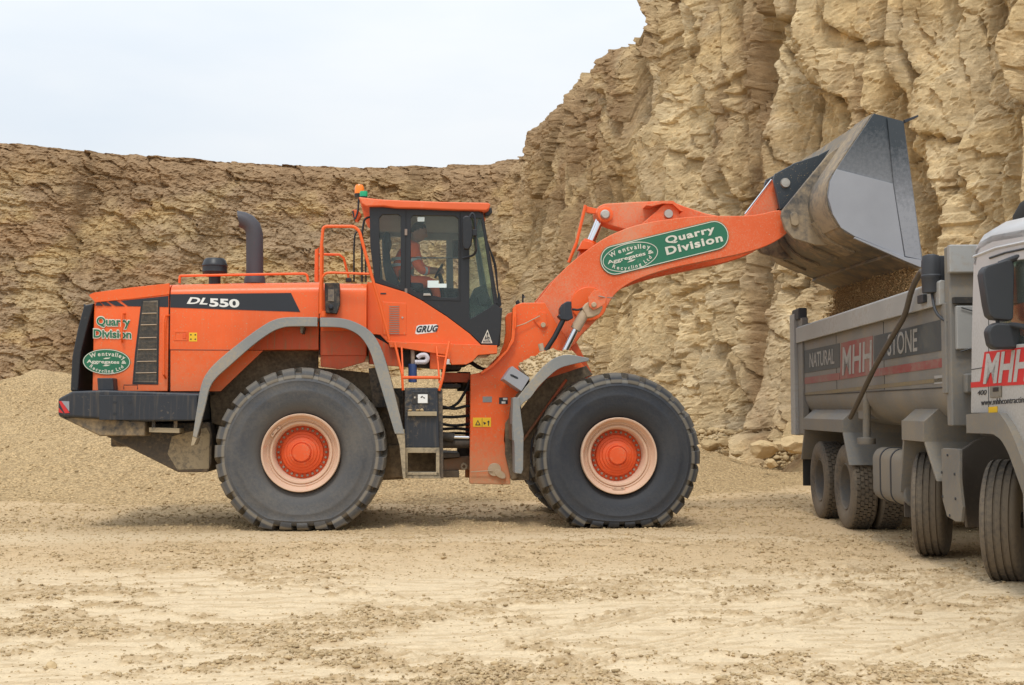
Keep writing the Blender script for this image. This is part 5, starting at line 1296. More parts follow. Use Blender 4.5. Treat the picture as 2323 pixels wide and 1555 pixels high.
def head(m, parent, c, face, mh, s=1.):
    """shaped head: skull, jaw, nose, ears; faces along +x of its own frame"""
    b = MB(); bmesh.ops.create_uvsphere(b.bm, u_segments=32, v_segments=24, radius=1)
    for v in b.bm.verts:
        x, y, z = v.co
        X = x*.098; Y = y*.076; Z = z*.122
        if z < -.1 and x > 0: X *= 1-.10*(-z); Y *= 1-.30*(-z)
        if z < -.1 and x < 0: X *= 1+.45*z
        if x > .8 and abs(y) < .2 and -.35 < z < .1: X += .022*(1-abs(z+.18)/.28)*(1-abs(y)/.2)
        if x > .7 and .05 < z < .2 and .2 < abs(y) < .55: X -= .008
        if x > .75 and -.6 < z < -.5 and abs(y) < .35: X -= .006
        v.co = (X, Y, Z)
    for sy in (-1, 1):
        q = bmesh.ops.create_uvsphere(b.bm, u_segments=10, v_segments=8, radius=1, matrix=Matrix.Translation((-.005, sy*.077, -.005)) @ Matrix.Diagonal((.018, .009, .03, 1)))
    bm = b.bm; M_ = Matrix.Translation(c) @ face @ Matrix.Scale(s, 4)
    bmesh.ops.transform(bm, matrix=M_, verts=bm.verts); h = b.build('head', m, parent, ang=80)
    b = MB(); bmesh.ops.create_uvsphere(b.bm, u_segments=24, v_segments=18, radius=1)
    kill = [v for v in b.bm.verts if v.co.z < .05+.55*v.co.x]
    bmesh.ops.delete(b.bm, geom=kill, context='VERTS')
    for v in b.bm.verts: v.co = (v.co.x*.104-.004, v.co.y*.083, v.co.z*.130)
    bmesh.ops.transform(b.bm, matrix=M_, verts=b.bm.verts); b.build('hair', mh, parent, ang=80)
    for sy in (-1, 1):
        b = MB(); bmesh.ops.create_uvsphere(b.bm, u_segments=10, v_segments=8, radius=.011, matrix=M_ @ Matrix.Translation((.082, sy*.03, .012))); b.build('eye', M['decal_black'], parent, ang=80)
def W(px, py, v): p = L3(px, py, v); return LO+LX*p.x+LY*p.y+Vector((0, 0, p.z))
def make_driver():
    q = lambda px, py, v: tuple(W(px, py, v))
    hip, hips = q(900, 640, -.08), None
    J = [(q(905, 638, -.08), .15, .13), (q(910, 612, -.08), .14, .12), (q(920, 580, -.08), .155, .13), (q(930, 558, -.08), .13, .12), (q(938, 548, -.08), .06), (q(943, 535, -.08), .055)]
    E = [(0, 1), (1, 2), (2, 3), (3, 4), (4, 5)]
    def chain(pts, start):
        p = start
        for a in pts: J.append(a); E.append((p, len(J)-1)); p = len(J)-1
        return p
    ra = chain([(q(938, 563, -.26), .075), (q(945, 598, -.32), .055), (q(958, 615, -.33), .048), (q(975, 617, -.28), .038), (q(990, 617, -.24), .030)], 3)
    chain([(q(997, 617, -.235), .027), (q(1003, 619, -.23), .018)], ra)
    la = chain([(q(938, 565, .12), .075), (q(950, 600, .18), .055), (q(962, 612, .18), .048), (q(980, 612, .1), .036), (q(994, 612, .05), .028)], 3)
    for s_ in (-.18, .04):
        chain([(q(925, 645, s_), .105), (q(965, 640, s_), .085), (q(985, 645, s_), .075), (q(990, 668, s_), .055), (q(994, 695, s_), .045), (q(1003, 700, s_), .038)], 0)
    o = skinned('person', J, E, ms_)
    tag(o, 'person in an orange hi-vis jacket with grey bands driving the wheel loader', 'person')
    # jacket follows torso and sleeves
    JJ = [(J[i][0], J[i][1]*1.12, (J[i][2] if len(J[i]) > 2 else J[i][1])*1.12) for i in (0, 1, 2, 3)]+[(J[4][0], .075)]
    EE = [(0, 1), (1, 2), (2, 3), (3, 4)]
    for st0 in (6, 13):
        p = 3
        for k in range(4): JJ.append((J[st0+k][0], J[st0+k][1]*1.22)); EE.append((p, len(JJ)-1)); p = len(JJ)-1
    skinned('jacket', JJ, EE, mj, o)
    JT = [(J[0][0], .165)]; ET = []
    for st0 in (18, 24):
        p = 0
        for k in range(5): JT.append((J[st0+k][0], J[st0+k][1]*1.1)); ET.append((p, len(JT)-1)); p = len(JT)-1
    skinned('trousers', JT, ET, mj, o)
    b = MB()
    for (px, py, rr) in ((913, 604, .175), (917, 590, .178)):
        c = Vector(q(px, py, -.08)); b.tube([c+Vector((0, 0, -.018)), c+Vector((0, 0, .018))], rr, 20)
    for (p0, p1, rr) in ((q(942, 588, -.31), q(944, 594, -.318), .078), (q(962, 615, -.325), q(966, 615.5, -.31), .06)): b.tube([p0, p1], rr, 16)
    b.build('reflective_band', mrf, o)
    # hand fingers gripping the wheel rim
    for c, nm in ((Vector(q(998, 617, -.23)), 'hand'), (Vector(q(997, 612, .04)), 'hand')):
        b = MB()
        for k in range(4):
            y = (k-1.5)*.019; l = (.03, .036, .034, .027)[k]
            b.tube([c+Vector((0, y, .012)), c+Vector((l, y, .014)), c+Vector((l+.018, y, -.006)), c+Vector((l+.006, y, -.024))], .009, 8)
        b.tube([c+Vector((-.01, -.03, -.0)), c+Vector((.015, -.045, -.016)), c+Vector((.03, -.03, -.024))], .010, 8)
        bmesh.ops.create_uvsphere(b.bm, u_segments=12, v_segments=8, radius=1, matrix=Matrix.Translation(c) @ Matrix.Diagonal((.042, .042, .02, 1)))
        b.build(nm, ms_, o, ang=70)
    f = (LX.to_4d()*0)
    face = Matrix.Rotation(YAW, 4, 'Z') @ Matrix.Rotation(R(14), 4, 'Y')
    head(ms_, o, Vector(q(950, 528, -.08)), face, mhair, 1.12)
make_driver()
# sand lying on the front fender
def fender_sand():
    b = MB(); rnd = random.Random(5); top = [(1178, 830), (1200, 815), (1228, 803), (1250, 797), (1280, 797), (1300, 804)]; bot = [(1200, 858), (1222, 845), (1240, 832), (1258, 818), (1285, 809), (1310, 808)]
    secs = []
    for (a, c), (d, e) in zip(SP(top, 4), SP(bot, 4)):
        s = []
        for k in range(9):
            t = k/8; p = L3(a, c, FV+.1); q_ = L3(d, e, FV+.1); h = math.sin(math.pi*t)
            s.append(Vector((q_.x*(1-h)+p.x*h, FV+.04+.56*t, q_.z*(1-h)+p.z*h+rnd.uniform(-.012, .012))))
        s += [Vector((q_.x, FV+.6, q_.z-.08)), Vector((q_.x, FV+.04, q_.z-.08))]; secs.append(s)
    b.loft(secs); o = b.build('sand_heap', M['soil2'], None, ang=80)
    o.location = LO; o.rotation_euler = (0, 0, YAW)
    tag(o, 'heap of pale sand and pebbles lying on the front fender', 'sand')
    pts = []
    for i in range(260):
        t = rnd.random()*(len(top)-1.01); k = int(t); f = t-k
        a = top[k][0]*(1-f)+top[k+1][0]*f; c = top[k][1]*(1-f)+top[k+1][1]*f; d = bot[k][0]*(1-f)+bot[k+1][0]*f; e = bot[k][1]*(1-f)+bot[k+1][1]*f
        w_ = rnd.random(); h = math.sin(math.pi*w_); p = L3(d*(1-h)+a*h, e*(1-h)+c*h, FV+.04+.56*w_); W_ = LO+LX*p.x+LY*p.y
        pts.append((W_.x, W_.y, p.z+.005, rnd.uniform(.008, .026) if rnd.random() < .8 else .04))
    scatter('fender_pebbles', pts, M['stone'], 'pebbles strewn over the sand on the front fender', 'stones', 9, .7)
M['soil2'] = stonemat('dry_sand', (.56, .43, .26))
fender_sand()

# ================================================================== TIPPER TRUCK
TK = empty('tipper_truck', (TO.x, TO.y, 0), -TA)
tag(TK, 'dust covered grey four axle tipper truck being loaded beneath the bucket', 'truck')
M['tk_body'] = mat('dusty_grey_body', (.185, .18, .17), .6, dust=.62, dcol=(.27, .225, .165), bump=.003, streak=.45, scale=1.4)
M['tk_rail'] = mat('pale_grey_rail', (.33, .33, .32), .5, dust=.5, dcol=(.30, .245, .18), bump=.003)
M['tk_guard'] = mat('dusty_guard', (.17, .165, .155), .6, dust=.75, dcol=(.25, .21, .155), bump=.003, fine=30)
M['tk_cab'] = mat('dusty_white_cab', (.52, .52, .53), .35, dust=.30, z=(2.5, 1.0), zk=.8, dcol=(.29, .26, .21), bump=.001, fine=40)
M['tk_dark'] = mat('dark_truck_plastic', (.035, .038, .045), .55, dust=.2, bump=.003)
M['tk_red'] = mat('faded_red_vinyl', (.25, .055, .053), .6, dust=.7, dcol=(.25, .18, .14), bump=0, streak=.25)
M['tk_redc'] = mat('red_vinyl', (.60, .03, .035), .45, dust=.18, bump=0)
M['tk_panel'] = mat('faded_charcoal_vinyl', (.055, .065, .07), .6, dust=.5, dcol=(.15, .135, .11), bump=0, streak=.25)
M['tk_let'] = mat('faded_white_vinyl', (.31, .30, .28), .6, dust=.5, dcol=(.19, .165, .13), bump=0)
M['tk_yel'] = mat('faded_yellow_tape', (.21, .16, .075), .6, dust=.8, dcol=(.19, .155, .115), bump=0)
M['tk_tyre'] = mat('road_tyre', (.06, .057, .054), .85, dust=.85, dcol=(.19, .15, .105), bump=.008, fine=30)
M['tk_rim'] = mat('steel_road_rim', (.11, .105, .10), .6, .0, dust=.8, dcol=(.18, .15, .115), bump=.004)
M['tk_chassis'] = mat('grimy_chassis', (.03, .028, .026), .85, dust=.5, dcol=(.12, .09, .06), bump=.01)
M['tk_arm'] = mat('brown_sheet_arm', (.085, .07, .055), .6, dust=.45, dcol=(.17, .13, .09))
def tb(name, a, b, m, bev=.006, parent=None): return MB().box(a, b).build(name, m, parent or TK, bev)
def tside(name, px, x0, x1, m, bev=.006, parent=None, holes=(), sm=0):
    P = TT(px, x0); P = SP(P+[P[0]], sm)[:-1] if sm else P
    return MB().prism(P, x0, x1, axis='x', holes=[TT(h, x0) for h in holes]).build(name, m, parent or TK, bev)
def tcross(name, px, y0, y1, m, bev=.006, parent=None):
    return MB().prism([TF(a, b, y0) for a, b in px], y0, y1).build(name, m, parent or TK, bev)
# body trough
Yb0, Yb1 = .80, 6.95
out = [(.03, 2.50), (.03, 1.68)]+[(.03+.55*(1-math.cos(R(a))), 1.68-.40*math.sin(R(a))) for a in range(10, 91, 10)]+[(1.25, 1.27)]
full = out+[(2.5-x, z) for x, z in out[-2::-1]]
inn = [(.09, 2.50), (.09, 1.70)]+[(.09+.50*(1-math.cos(R(a))), 1.70-.36*math.sin(R(a))) for a in range(10, 91, 10)]+[(1.25, 1.33)]
ifull = inn+[(2.5-x, z) for x, z in inn[-2::-1]]
body = MB().prism(full+ifull[::-1], Yb0, Yb1).build('tipper_body', M['tk_body'], TK, .004, 30)
for x0, x1 in ((-.03, .10), (2.40, 2.53)):
    MB().prism([(x0, 2.44), (x1, 2.47), (x1, 2.66), (x0+.02, 2.68), (x0, 2.66)], Yb0, 7.2).build('top_rail', M['tk_rail'], body, .012)
tb('body_fold_seam', (.024, Yb0, 1.672), (.034, Yb1, 1.682), M['tk_chassis'], 0, body)
for y in (2.85, 5.0): tb('body_seam', (.026, y, 1.69), (.033, y+.008, 2.44), M['tk_chassis'], 0, body)
tb('front_body_post', (.0, .74, 1.62), (.10, .86, 2.46), M['tk_body'], .01, body)
# tail
for x0, x1 in ((-.05, .10), (2.40, 2.55)):
    tb('rear_post', (x0, 7.22, 1.10), (x1, 7.52, 2.88), M['tk_rail'], .012, body)
    tb('rear_gusset', (x0+.05, 6.90, 1.12), (x1-.01, 7.22, 2.80), M['tk_body'], .01, body)
    tb('post_cap', (x0+.02, 7.0, 2.78), (x1, 7.45, 2.95), M['tk_dark'], .02, body)
tb('tailgate', (.1, 7.28, 1.2), (2.4, 7.36, 2.75), M['tk_body'], .01)
# front headboard facing the camera
hb = tb('headboard', (.02, .66, 1.32), (2.48, .80, 2.98), M['tk_body'], .015)
tb('headboard_cap', (.0, .58, 2.72), (2.5, .66, 2.98), M['tk_rail'], .015, hb)
tb('headboard_channel', (.04, .60, 2.44), (2.46, .66, 2.50), M['tk_chassis'], .006, hb)
tb('headboard_step', (.06, .60, 2.02), (2.44, .66, 2.42), M['tk_rail'], .01, hb)
b = MB(); b.tube(round_corners([Vector(p) for p in ((.10, .585, 2.40), (.30, .585, 2.34), (.42, .585, 2.28), (.42, .585, 2.12), (.3, .585, 2.06), (.08, .585, 2.0))]), .006, 6); b.build('cable_loop', M['tk_dark'], hb)
tb('headboard_bracket', (.12, .56, 1.62), (.26, .66, 1.80), M['tk_body'], .02, hb)
MB().tube([(.42, .5, 1.55), (.42, .5, 1.86)], .07, 16).build('tipping_ram', M['tk_arm'], TK, .01)
# graphics on the side panel
def dec(name, px, m, x=.028, parent=None): return MB().prism(TT(px, x), x-.003, x, axis='x').build(name, m, parent or body)
def ttext(name, s, a, b_, h, m, x, bold=.0, parent=None, track=0):
    g = fit_text(s, T3(*a, x), T3(*b_, x), T3(*h, x), bold, 0, track); return flat_mesh(name, g[0], g[1], m, parent or body, n=(-1, 0, 0), thick=.003)
d1 = dec('charcoal_panel', [(1820, 797), (1905, 779), (1905, 834), (1820, 848)], M['tk_panel'])
d2 = dec('charcoal_panel', [(1983, 763), (2141, 724), (2141, 795), (1983, 821)], M['tk_panel'])
d3 = dec('red_panel', [(1908, 779), (1980, 762), (1980, 850), (1906, 862)], M['tk_red'])
dec('red_stripe', [(1820, 858), (1905, 846), (1905, 862), (1820, 873)], M['tk_red']); dec('red_stripe', [(1983, 838), (2143, 812), (2143, 833), (1983, 855)], M['tk_red'])
dec('reflective_tape', [(1820, 892), (2143, 857), (2143, 866), (1820, 900)], M['tk_yel'])
dec('marker_plate', [(2120, 853), (2142, 851), (2142, 870), (2120, 872)], M['tk_rail'])
ttext('body_lettering', 'NATURAL', (1837, 834), (1893, 825), (1837, 803), M['tk_let'], .024, .01, d1)
ttext('body_lettering', 'STONE', (2014, 807), (2081, 796), (2014, 761), M['tk_let'], .024, .01, d2)
ttext('body_lettering', 'MHH', (1911, 851), (1977, 840), (1912, 790), M['tk_let'], .024, .015, d3)
# sheeting arm and its motor
arm_ = [Vector((-.10, .95, 2.66)), T3(2093, 610, -.1), T3(2068, 655, -.1), T3(2054, 715, -.1), T3(1990, 822, -.1), T3(1929, 948, -.1)]
MB().tube(round_corners(arm_, mx=.25), .028, 12).build('sheeting_arm', M['tk_arm'], TK)
mo = MB(); p = T3(2112, 600, -.05); mo.lathe([(.03, -.26), (.085, -.25), (.09, -.12), (.095, -.11), (.095, -.09), (.088, -.08), (.088, .05), (.075, .10), (.03, .115)], c=p+Vector((0, 0, -.02)), axis='z', n=24)
mo = mo.build('sheet_motor', M['tk_dark'], TK)
tb('motor_bracket', (-.02, p.y-.05, 2.6), (.2, p.y+.1, 2.92), M['tk_dark'], .01, mo)
MB().tube(round_corners([p+Vector((0, 0, -.25)), p+Vector((.0, -.1, -.5)), p+Vector((.15, -.3, -.62)), p+Vector((.45, -.35, -.62))], mx=.2), .014, 8).build('motor_cable', M['tk_dark'], mo)
tb('rail_hook', (-.07, 1.15, 2.50), (-.02, 1.33, 2.58), M['tk_dark'], .006)
# chassis and tank
tb('chassis_rail', (.75, -1.6, .78), (.90, 7.1, 1.15), M['tk_chassis'], .01); tb('chassis_rail', (1.6, -1.6, .78), (1.75, 7.1, 1.15), M['tk_chassis'], .01)
tb('chassis_crossmember', (.9, 1.0, .62), (1.6, 6.9, 1.12), M['tk_chassis'], .02)
tb('side_bracket', (.12, 3.95, 1.35), (.5, 4.35, 1.66), M['tk_body'], .02)
MB().tube([T3(1967, 885, .05), T3(1966, 1000, .05)], .045, 16).build('air_pipe', M['tk_guard'], TK)
p = T3(1966, 1002, .05); MB().lathe([(.10, -.02), (.105, 0), (.105, .05), (.06, .06)], c=p+Vector((0, 0, -.01)), axis='z', n=24).build('pipe_flange', M['tk_guard'], TK)
def rbox(x0, x1, y0, y1, z0, z1, r, k=5):
    out_ = []
    for cx_, cz_, a0 in ((x0+r, z0+r, 180), (x1-r, z0+r, 270), (x1-r, z1-r, 0), (x0+r, z1-r, 90)):
        for j in range(k+1): a = R(a0+90*j/k); out_.append((cx_+r*math.cos(a), cz_+r*math.sin(a)))
    return MB().prism(out_, y0, y1)
tank = rbox(.0, .62, 2.12, 3.30, .46, 1.05, .13).build('fuel_tank', M['tk_guard'], TK, .03, seg=3)
for y in (2.55, 2.95): rbox(-.008, .628, y, y+.035, .452, 1.058, .135).build('tank_strap', M['tk_dark'], tank, .003)
# mudguards
def guard(name, yr, yf, zl, zt, zb_r, zb_f, yrb, yfb, x1=.85):
    def sec(x, zt_, t, fr=0):
        o_ = [(yrb+fr*0, zb_r), (yr, zl), (yr, zt_), (yf, zt_), (yf, zl), (yfb, zb_f)]
        i_ = [(yfb+t, zb_f), (yf+t, zl), (yf+t, zt_-t), (yr-t, zt_-t), (yr-t, zl), (yrb-t, zb_r)]
        return [(x, a, c) for a, c in o_+i_]
    secs = [sec(-.03, zt, .045), sec(.15, zt+.16, .045), sec(x1, zt+.18, .045)]
    g_ = MB().loft(secs).build(name, M['tk_guard'], TK, .006)
    MB().prism([(yr, zl), (yr, zt), (yf, zt), (yf, zl)], -.04, -.02, axis='x').build('guard_lip', M['tk_guard'], g_, .004)
    return g_
g1 = guard('rear_mudguard', 6.72, 4.48, 1.19, 1.35, .76, .80, 6.95, 4.2)
tb('mud_flap', (.0, 6.96, .38), (.7, 6.98, .85), M['tk_chassis'], .003, g1)
g2 = guard('second_mudguard', 2.02, 1.30, 1.16, 1.36, .62, .80, 2.18, .95, .8)
tb('mud_flap', (.02, 2.17, .36), (.5, 2.19, .75), M['tk_arm'], .003, g2)
fl = tside('flap_bracket', [(2135, 1020), (2140, 1017), (2176, 1019), (2176, 1088), (2183, 1150), (2180, 1184), (2168, 1184), (2148, 1172), (2138, 1135)], -.03, .0, M['tk_guard'], .006)
for q in ((2150, 1033), (2166, 1076), (2137, 1072), (2168, 1132), (2139, 1127), (2155, 1170)):
    c_ = T3(*q, -.032); MB().lathe([(.012, 0), (.012, -.008)], c=c_, axis='x', n=8).build('bolt', M['tk_dark'], fl)
tcross('cab_mudguard', [(2183, 1020), (2196, 1012), (2212, 1000), (2250, 985), (2330, 985), (2330, 1190), (2222, 1196), (2194, 1198), (2187, 1120)], .72, .78, M['tk_arm'], .01)
# cab
side = [(2202, 938), (2204, 760), (2208, 600), (2213, 566), (2222, 549), (2250, 533), (2323, 519), (2420, 512), (2560, 512), (2600, 560), (2660, 760), (2680, 900), (2680, 1000), (2470, 1010), (2440, 1080), (2345, 1130), (2312, 1000), (2285, 946), (2262, 938)]
SW = [(2263, 612), (2275, 600), (2300, 592), (2400, 578), (2520, 580), (2600, 770), (2350, 778), (2300, 782), (2262, 770)]
wside = TT(side, 0.0); whole = TT(SW, 0.0)
cabm = MB().prism(wside, 0, .06, axis='x', holes=[whole]).build('cab_side', M['tk_cab'], TK, .008)
MB().prism(wside, 2.44, 2.5, axis='x', holes=[whole]).build('cab_side', M['tk_cab'], TK, .008)
top = wside[3:9]; tin = [(y_*1.0, z_-.07) for y_, z_ in top]
def band(name, pts, m, x0, x1, t=.06):
    o_ = offs_t(pts, t); return MB().prism(pts+o_[::-1], x0, x1, axis='x').build(name, m, TK, .02)
def offs_t(P, d):
    out = []
    for i, p in enumerate(P):
        a = P[max(i-1, 0)]; c = P[min(i+1, len(P)-1)]; t = Vector((c[0]-a[0], c[1]-a[1])).normalized(); out.append((p[0]+t.y*d, p[1]-t.x*d))
    return out
rp = wside[2:9]; cxm = sum(p[0] for p in wside)/len(wside); czm = 2.
def inset(P, t): 
    o1 = offs_t(P, t); o2 = offs_t(P, -t); d = lambda o: sum((a-cxm)**2+(b-czm)**2 for a, b in o); return o1 if d(o1) < d(o2) else o2
# roof with rounded shoulders: sections across the cab
secs = []
for x_, dz in ((.0, 0), (.04, .06), (.12, .11), (.3, .15), (1.25, .18), (2.2, .15), (2.38, .11), (2.46, .06), (2.5, 0)):
    secs.append([(x_, a, b+dz*(1 if i > 0 else .3)) for i, (a, b) in enumerate(rp)]+[(x_, a, b) for a, b in inset(rp, .07)[::-1]])
MB().loft(secs).build('cab_roof_shell', M['tk_cab'], TK, .01, 40)
MB().prism([(wside[0][0], wside[0][1]), (wside[2][0], wside[2][1]), (wside[2][0]-.06, wside[2][1]), (wside[0][0]-.06, wside[0][1])], .06, 2.44, axis='x').build('cab_back_wall', M['tk_cab'], TK, .01)
yf = wside[10][0]
tb('cab_floor', (.06, yf+.3, 1.25), (2.44, wside[0][0]-.05, 1.33), M['tk_dark']); 
MB().prism([(wside[12][0], wside[12][1]-.2), (wside[11][0], wside[11][1]), (wside[10][0], wside[10][1]), (wside[10][0]+.06, wside[10][1]), (wside[11][0]+.06, wside[11][1]), (wside[12][0]+.06, wside[12][1]-.2)], 0, 2.5, axis='x').build('cab_front_panel', M['tk_cab'], TK, .02)
MB().prism([(wside[10][0]+.01, wside[10][1]), (wside[9][0]+.01, wside[9][1]), (wside[9][0]+.03, wside[9][1]), (wside[10][0]+.03, wside[10][1])], .08, 2.42, axis='x').build('windscreen', M['glass'], TK)
MB().prism(whole, .02, .028, axis='x').build('door_glass', M['glass'], cabm)
tb('front_bumper', (.0, wside[12][0]-.12, .35), (2.5, wside[12][0]+.15, 1.0), M['tk_cab'], .05)
tb('front_grille', (.45, wside[12][0]-.02, 1.02), (2.05, wside[12][0], 1.6), M['tk_dark'], .01)
def cdec(name, px, m, x=-.001): return MB().prism(TT(px, x), x-.003, x, axis='x').build(name, m, cabm)
cr_ = cdec('red_graphic', [(2234, 799), (2340, 786), (2340, 872), (2203, 880), (2203, 868), (2224, 866)], M['tk_redc'])
ttext('cab_lettering', 'MHH', (2231, 869), (2331, 862), (2238, 806), M['tk_cab'], -.005, .03, cr_)
ttext('model_number', '400', (2217, 897), (2237, 896), (2219, 886), M['tk_dark'], -.002, .0, cabm)
ttext('web_address', 'www.mhhcontracting.co.uk', (2226, 920), (2362, 911), (2226, 907), M['tk_dark'], -.002, .0, cabm)
cdec('amber_marker', [(2243, 924), (2263, 922), (2263, 936), (2243, 937)], M['yellow'])
MB().tube([T3(2243, 660, -.001), T3(2243, 936, -.001)], .004, 4).build('door_seam', M['tk_dark'], cabm)
MB().tube([T3(2203, 839, -.001), T3(2240, 833, -.001)], .004, 4).build('door_seam', M['tk_dark'], cabm)
MB().tube([T3(2209, 583, -.002), T3(2260, 563, -.002), T3(2345, 545, -.002)], .012, 6).build('roof_gutter', M['tk_cab'], cabm)
MB().tube([T3(2245, 586, -.004), T3(2280, 574, -.004), T3(2345, 560, -.004)], .009, 6).build('roof_seal', M['tk_dark'], cabm)
hd = tside('door_handle', [(2245, 877), (2270, 875), (2270, 901), (2245, 903)], -.012, .0, M['tk_guard'], .004); tside('handle_pocket', [(2252, 880), (2264, 879), (2264, 888), (2252, 889)], -.016, -.01, M['decal_black'], 0, hd)
# wheel arch
ao = TT([(2194, 984), (2194, 944), (2200, 940), (2262, 937), (2274, 944), (2290, 968), (2305, 1000), (2322, 1045), (2350, 1120)], -.05); ai = TT([(2196, 984), (2198, 982), (2204, 983), (2250, 985), (2262, 990), (2274, 1000), (2288, 1024), (2300, 1055), (2325, 1125)], -.05)
ao = SP(ao[1:], 4); ai = SP(ai[1:], 4)
MB().prism([TT([(2195, 984)], -.05)[0]]+ao+ai[::-1], -.06, .04, axis='x').build('arch_flare', M['tk_guard'], TK, .012, 40)
MB().prism(ai+inset(ai, .03)[::-1] if False else ai+[(a-.0, b+.04) for a, b in ai][::-1], .04, .7, axis='x').build('arch_liner', M['tk_arm'], TK, .004)
tside('cab_step', [(2318, 1115), (2400, 1100), (2400, 1290), (2322, 1230)], -.02, .3, M['tk_guard'], .02)
# mirrors
mm = tcross('mirror_housing', [(2230, 622), (2233, 611), (2240, 603), (2285, 589), (2300, 590), (2303, 610), (2300, 722), (2294, 728), (2256, 724), (2246, 716), (2240, 690)], -.92, -.78, M['tk_dark'], .035)
tcross('mirror_housing', [(2241, 752), (2248, 738), (2262, 732), (2306, 733), (2316, 745), (2318, 775), (2308, 792), (2258, 793), (2247, 784)], -.92, -.80, M['tk_dark'], .035)
b = MB(); z_ = .62
b.tube(round_corners([Vector((-.1, -.86, 2.62)), Vector((.0, -.9, 2.66)), Vector((.06, -1.2, 2.68))]), .025, 10); b.build('mirror_arm', M['tk_dark'], mm)
b = MB(); b.tube(round_corners([Vector((-.12, -.86, 2.1)), Vector((-.03, -.9, 2.14)), Vector((.06, -1.2, 2.08))]), .022, 10); b.build('mirror_arm', M['tk_dark'], mm)
b = MB(); b.tube([Vector((-.12, -.85, 2.22)), Vector((-.11, -.85, 2.08))], .016, 8); b.build('mirror_arm', M['tk_dark'], mm)
b = MB(); b.tube([(.50, .22, 1.4), (.50, .22, 3.08)], .075, 20); stk = b.build('truck_exhaust', M['tk_arm'], TK)
b = MB(); b.lathe([(.082, 0), (.082, .035)], c=(.50, .22, 3.07), axis='z', n=24); b.build('exhaust_clamp', M['tk_dark'], stk)
b = MB(); b.tube([(.50, .22, 3.10), (.51, .22, 3.16), (.55, .19, 3.24), (.62, .15, 3.28)], .06, 16, rs=[.065, .07, .075, .085]); b.build('exhaust_tip', M['tk_chassis'], stk)
# wheels
def road_tyre(kind):
    Rr, W_ = .525, .31; h = W_/2; b = MB()
    prof = [(.285, -h*.75), (.33, -h*.95), (.40, -h*1.02), (.46, -h*1.0), (.495, -h*.93), (.515, -h*.84), (.522, -h*.74)]
    if kind == 'rib':
        for k in range(4):
            c = (-.60+.4*k)*h
            prof += [(.525, c-.07*h), (.512, c-.045*h), (.512, c+.045*h), (.525, c+.07*h)]
    else: prof += [(.508, -h*.66), (.508, h*.66)]
    prof += [(r, -y) for r, y in prof[:7][::-1]]
    b.lathe(prof, axis='x', n=72, closed=True)
    if kind != 'rib':
        for row, y in enumerate((-.62, -.3, 0, .3, .62)):
            for k in range(44):
                a = 2*math.pi*(k+(row % 2)*.5)/44; da = math.pi/44*.78
                ring = []
                for yy in (y-.135, y+.135):
                    ring.append([(yy*h, r*math.cos(a+s*da+yy*.05), r*math.sin(a+s*da+yy*.05)) for r, s in ((.505, -1), (.525, -1), (.525, 1), (.505, 1))])
                b.loft(ring)
    return b
def road_wheel(x, y, rot, kind, m=1):
    e = empty('road_wheel', (x, y, .515), rot, TK)
    road_tyre(kind).build('tyre', M['tk_tyre'], e, 0, 35)
    b = MB(); h = .155; sg = 1
    prof = [(.288, -h*.80), (.282, -h*.86), (.272, -h*.80), (.262, -h*.2), (.25, h*.25), (.19, h*.30), (.13, h*.12), (.12, -h*.25), (.05, -h*.3), (.05, h*.6), (.285, h*.8)] if kind != 'rib' else [(.288, -h*.80), (.282, -h*.86), (.272, -h*.80), (.25, -h*.45), (.2, -h*.35), (.13, -h*.6), (.10, -h*1.0), (.05, -h*1.02), (.05, h*.6), (.285, h*.8)]
    b.lathe(prof, axis='x', n=48, closed=True); b.build('rim', M['tk_rim'], e, 0, 30)
    if x > 1.25: e.rotation_euler = (0, 0, math.pi+rot)
    return e
for y, x in ((6.10, .17), (4.70, .17)):
    road_wheel(x, y, 0, 'block'); road_wheel(x+.34, y, 0, 'block'); road_wheel(2.5-x, y, 0, 'block'); road_wheel(2.5-x-.34, y, 0, 'block')
road_wheel(.26, 2.02, R(-24), 'rib'); road_wheel(2.24, 2.02, R(-22), 'rib')
road_wheel(.30, .10, R(-31), 'rib'); road_wheel(2.24, .10, R(-29), 'rib')
for y in (.1, 2.02, 4.7, 6.1): MB().tube([(.3, y, .52), (2.2, y, .52)], .07, 14).build('truck_axle', M['tk_chassis'], TK)

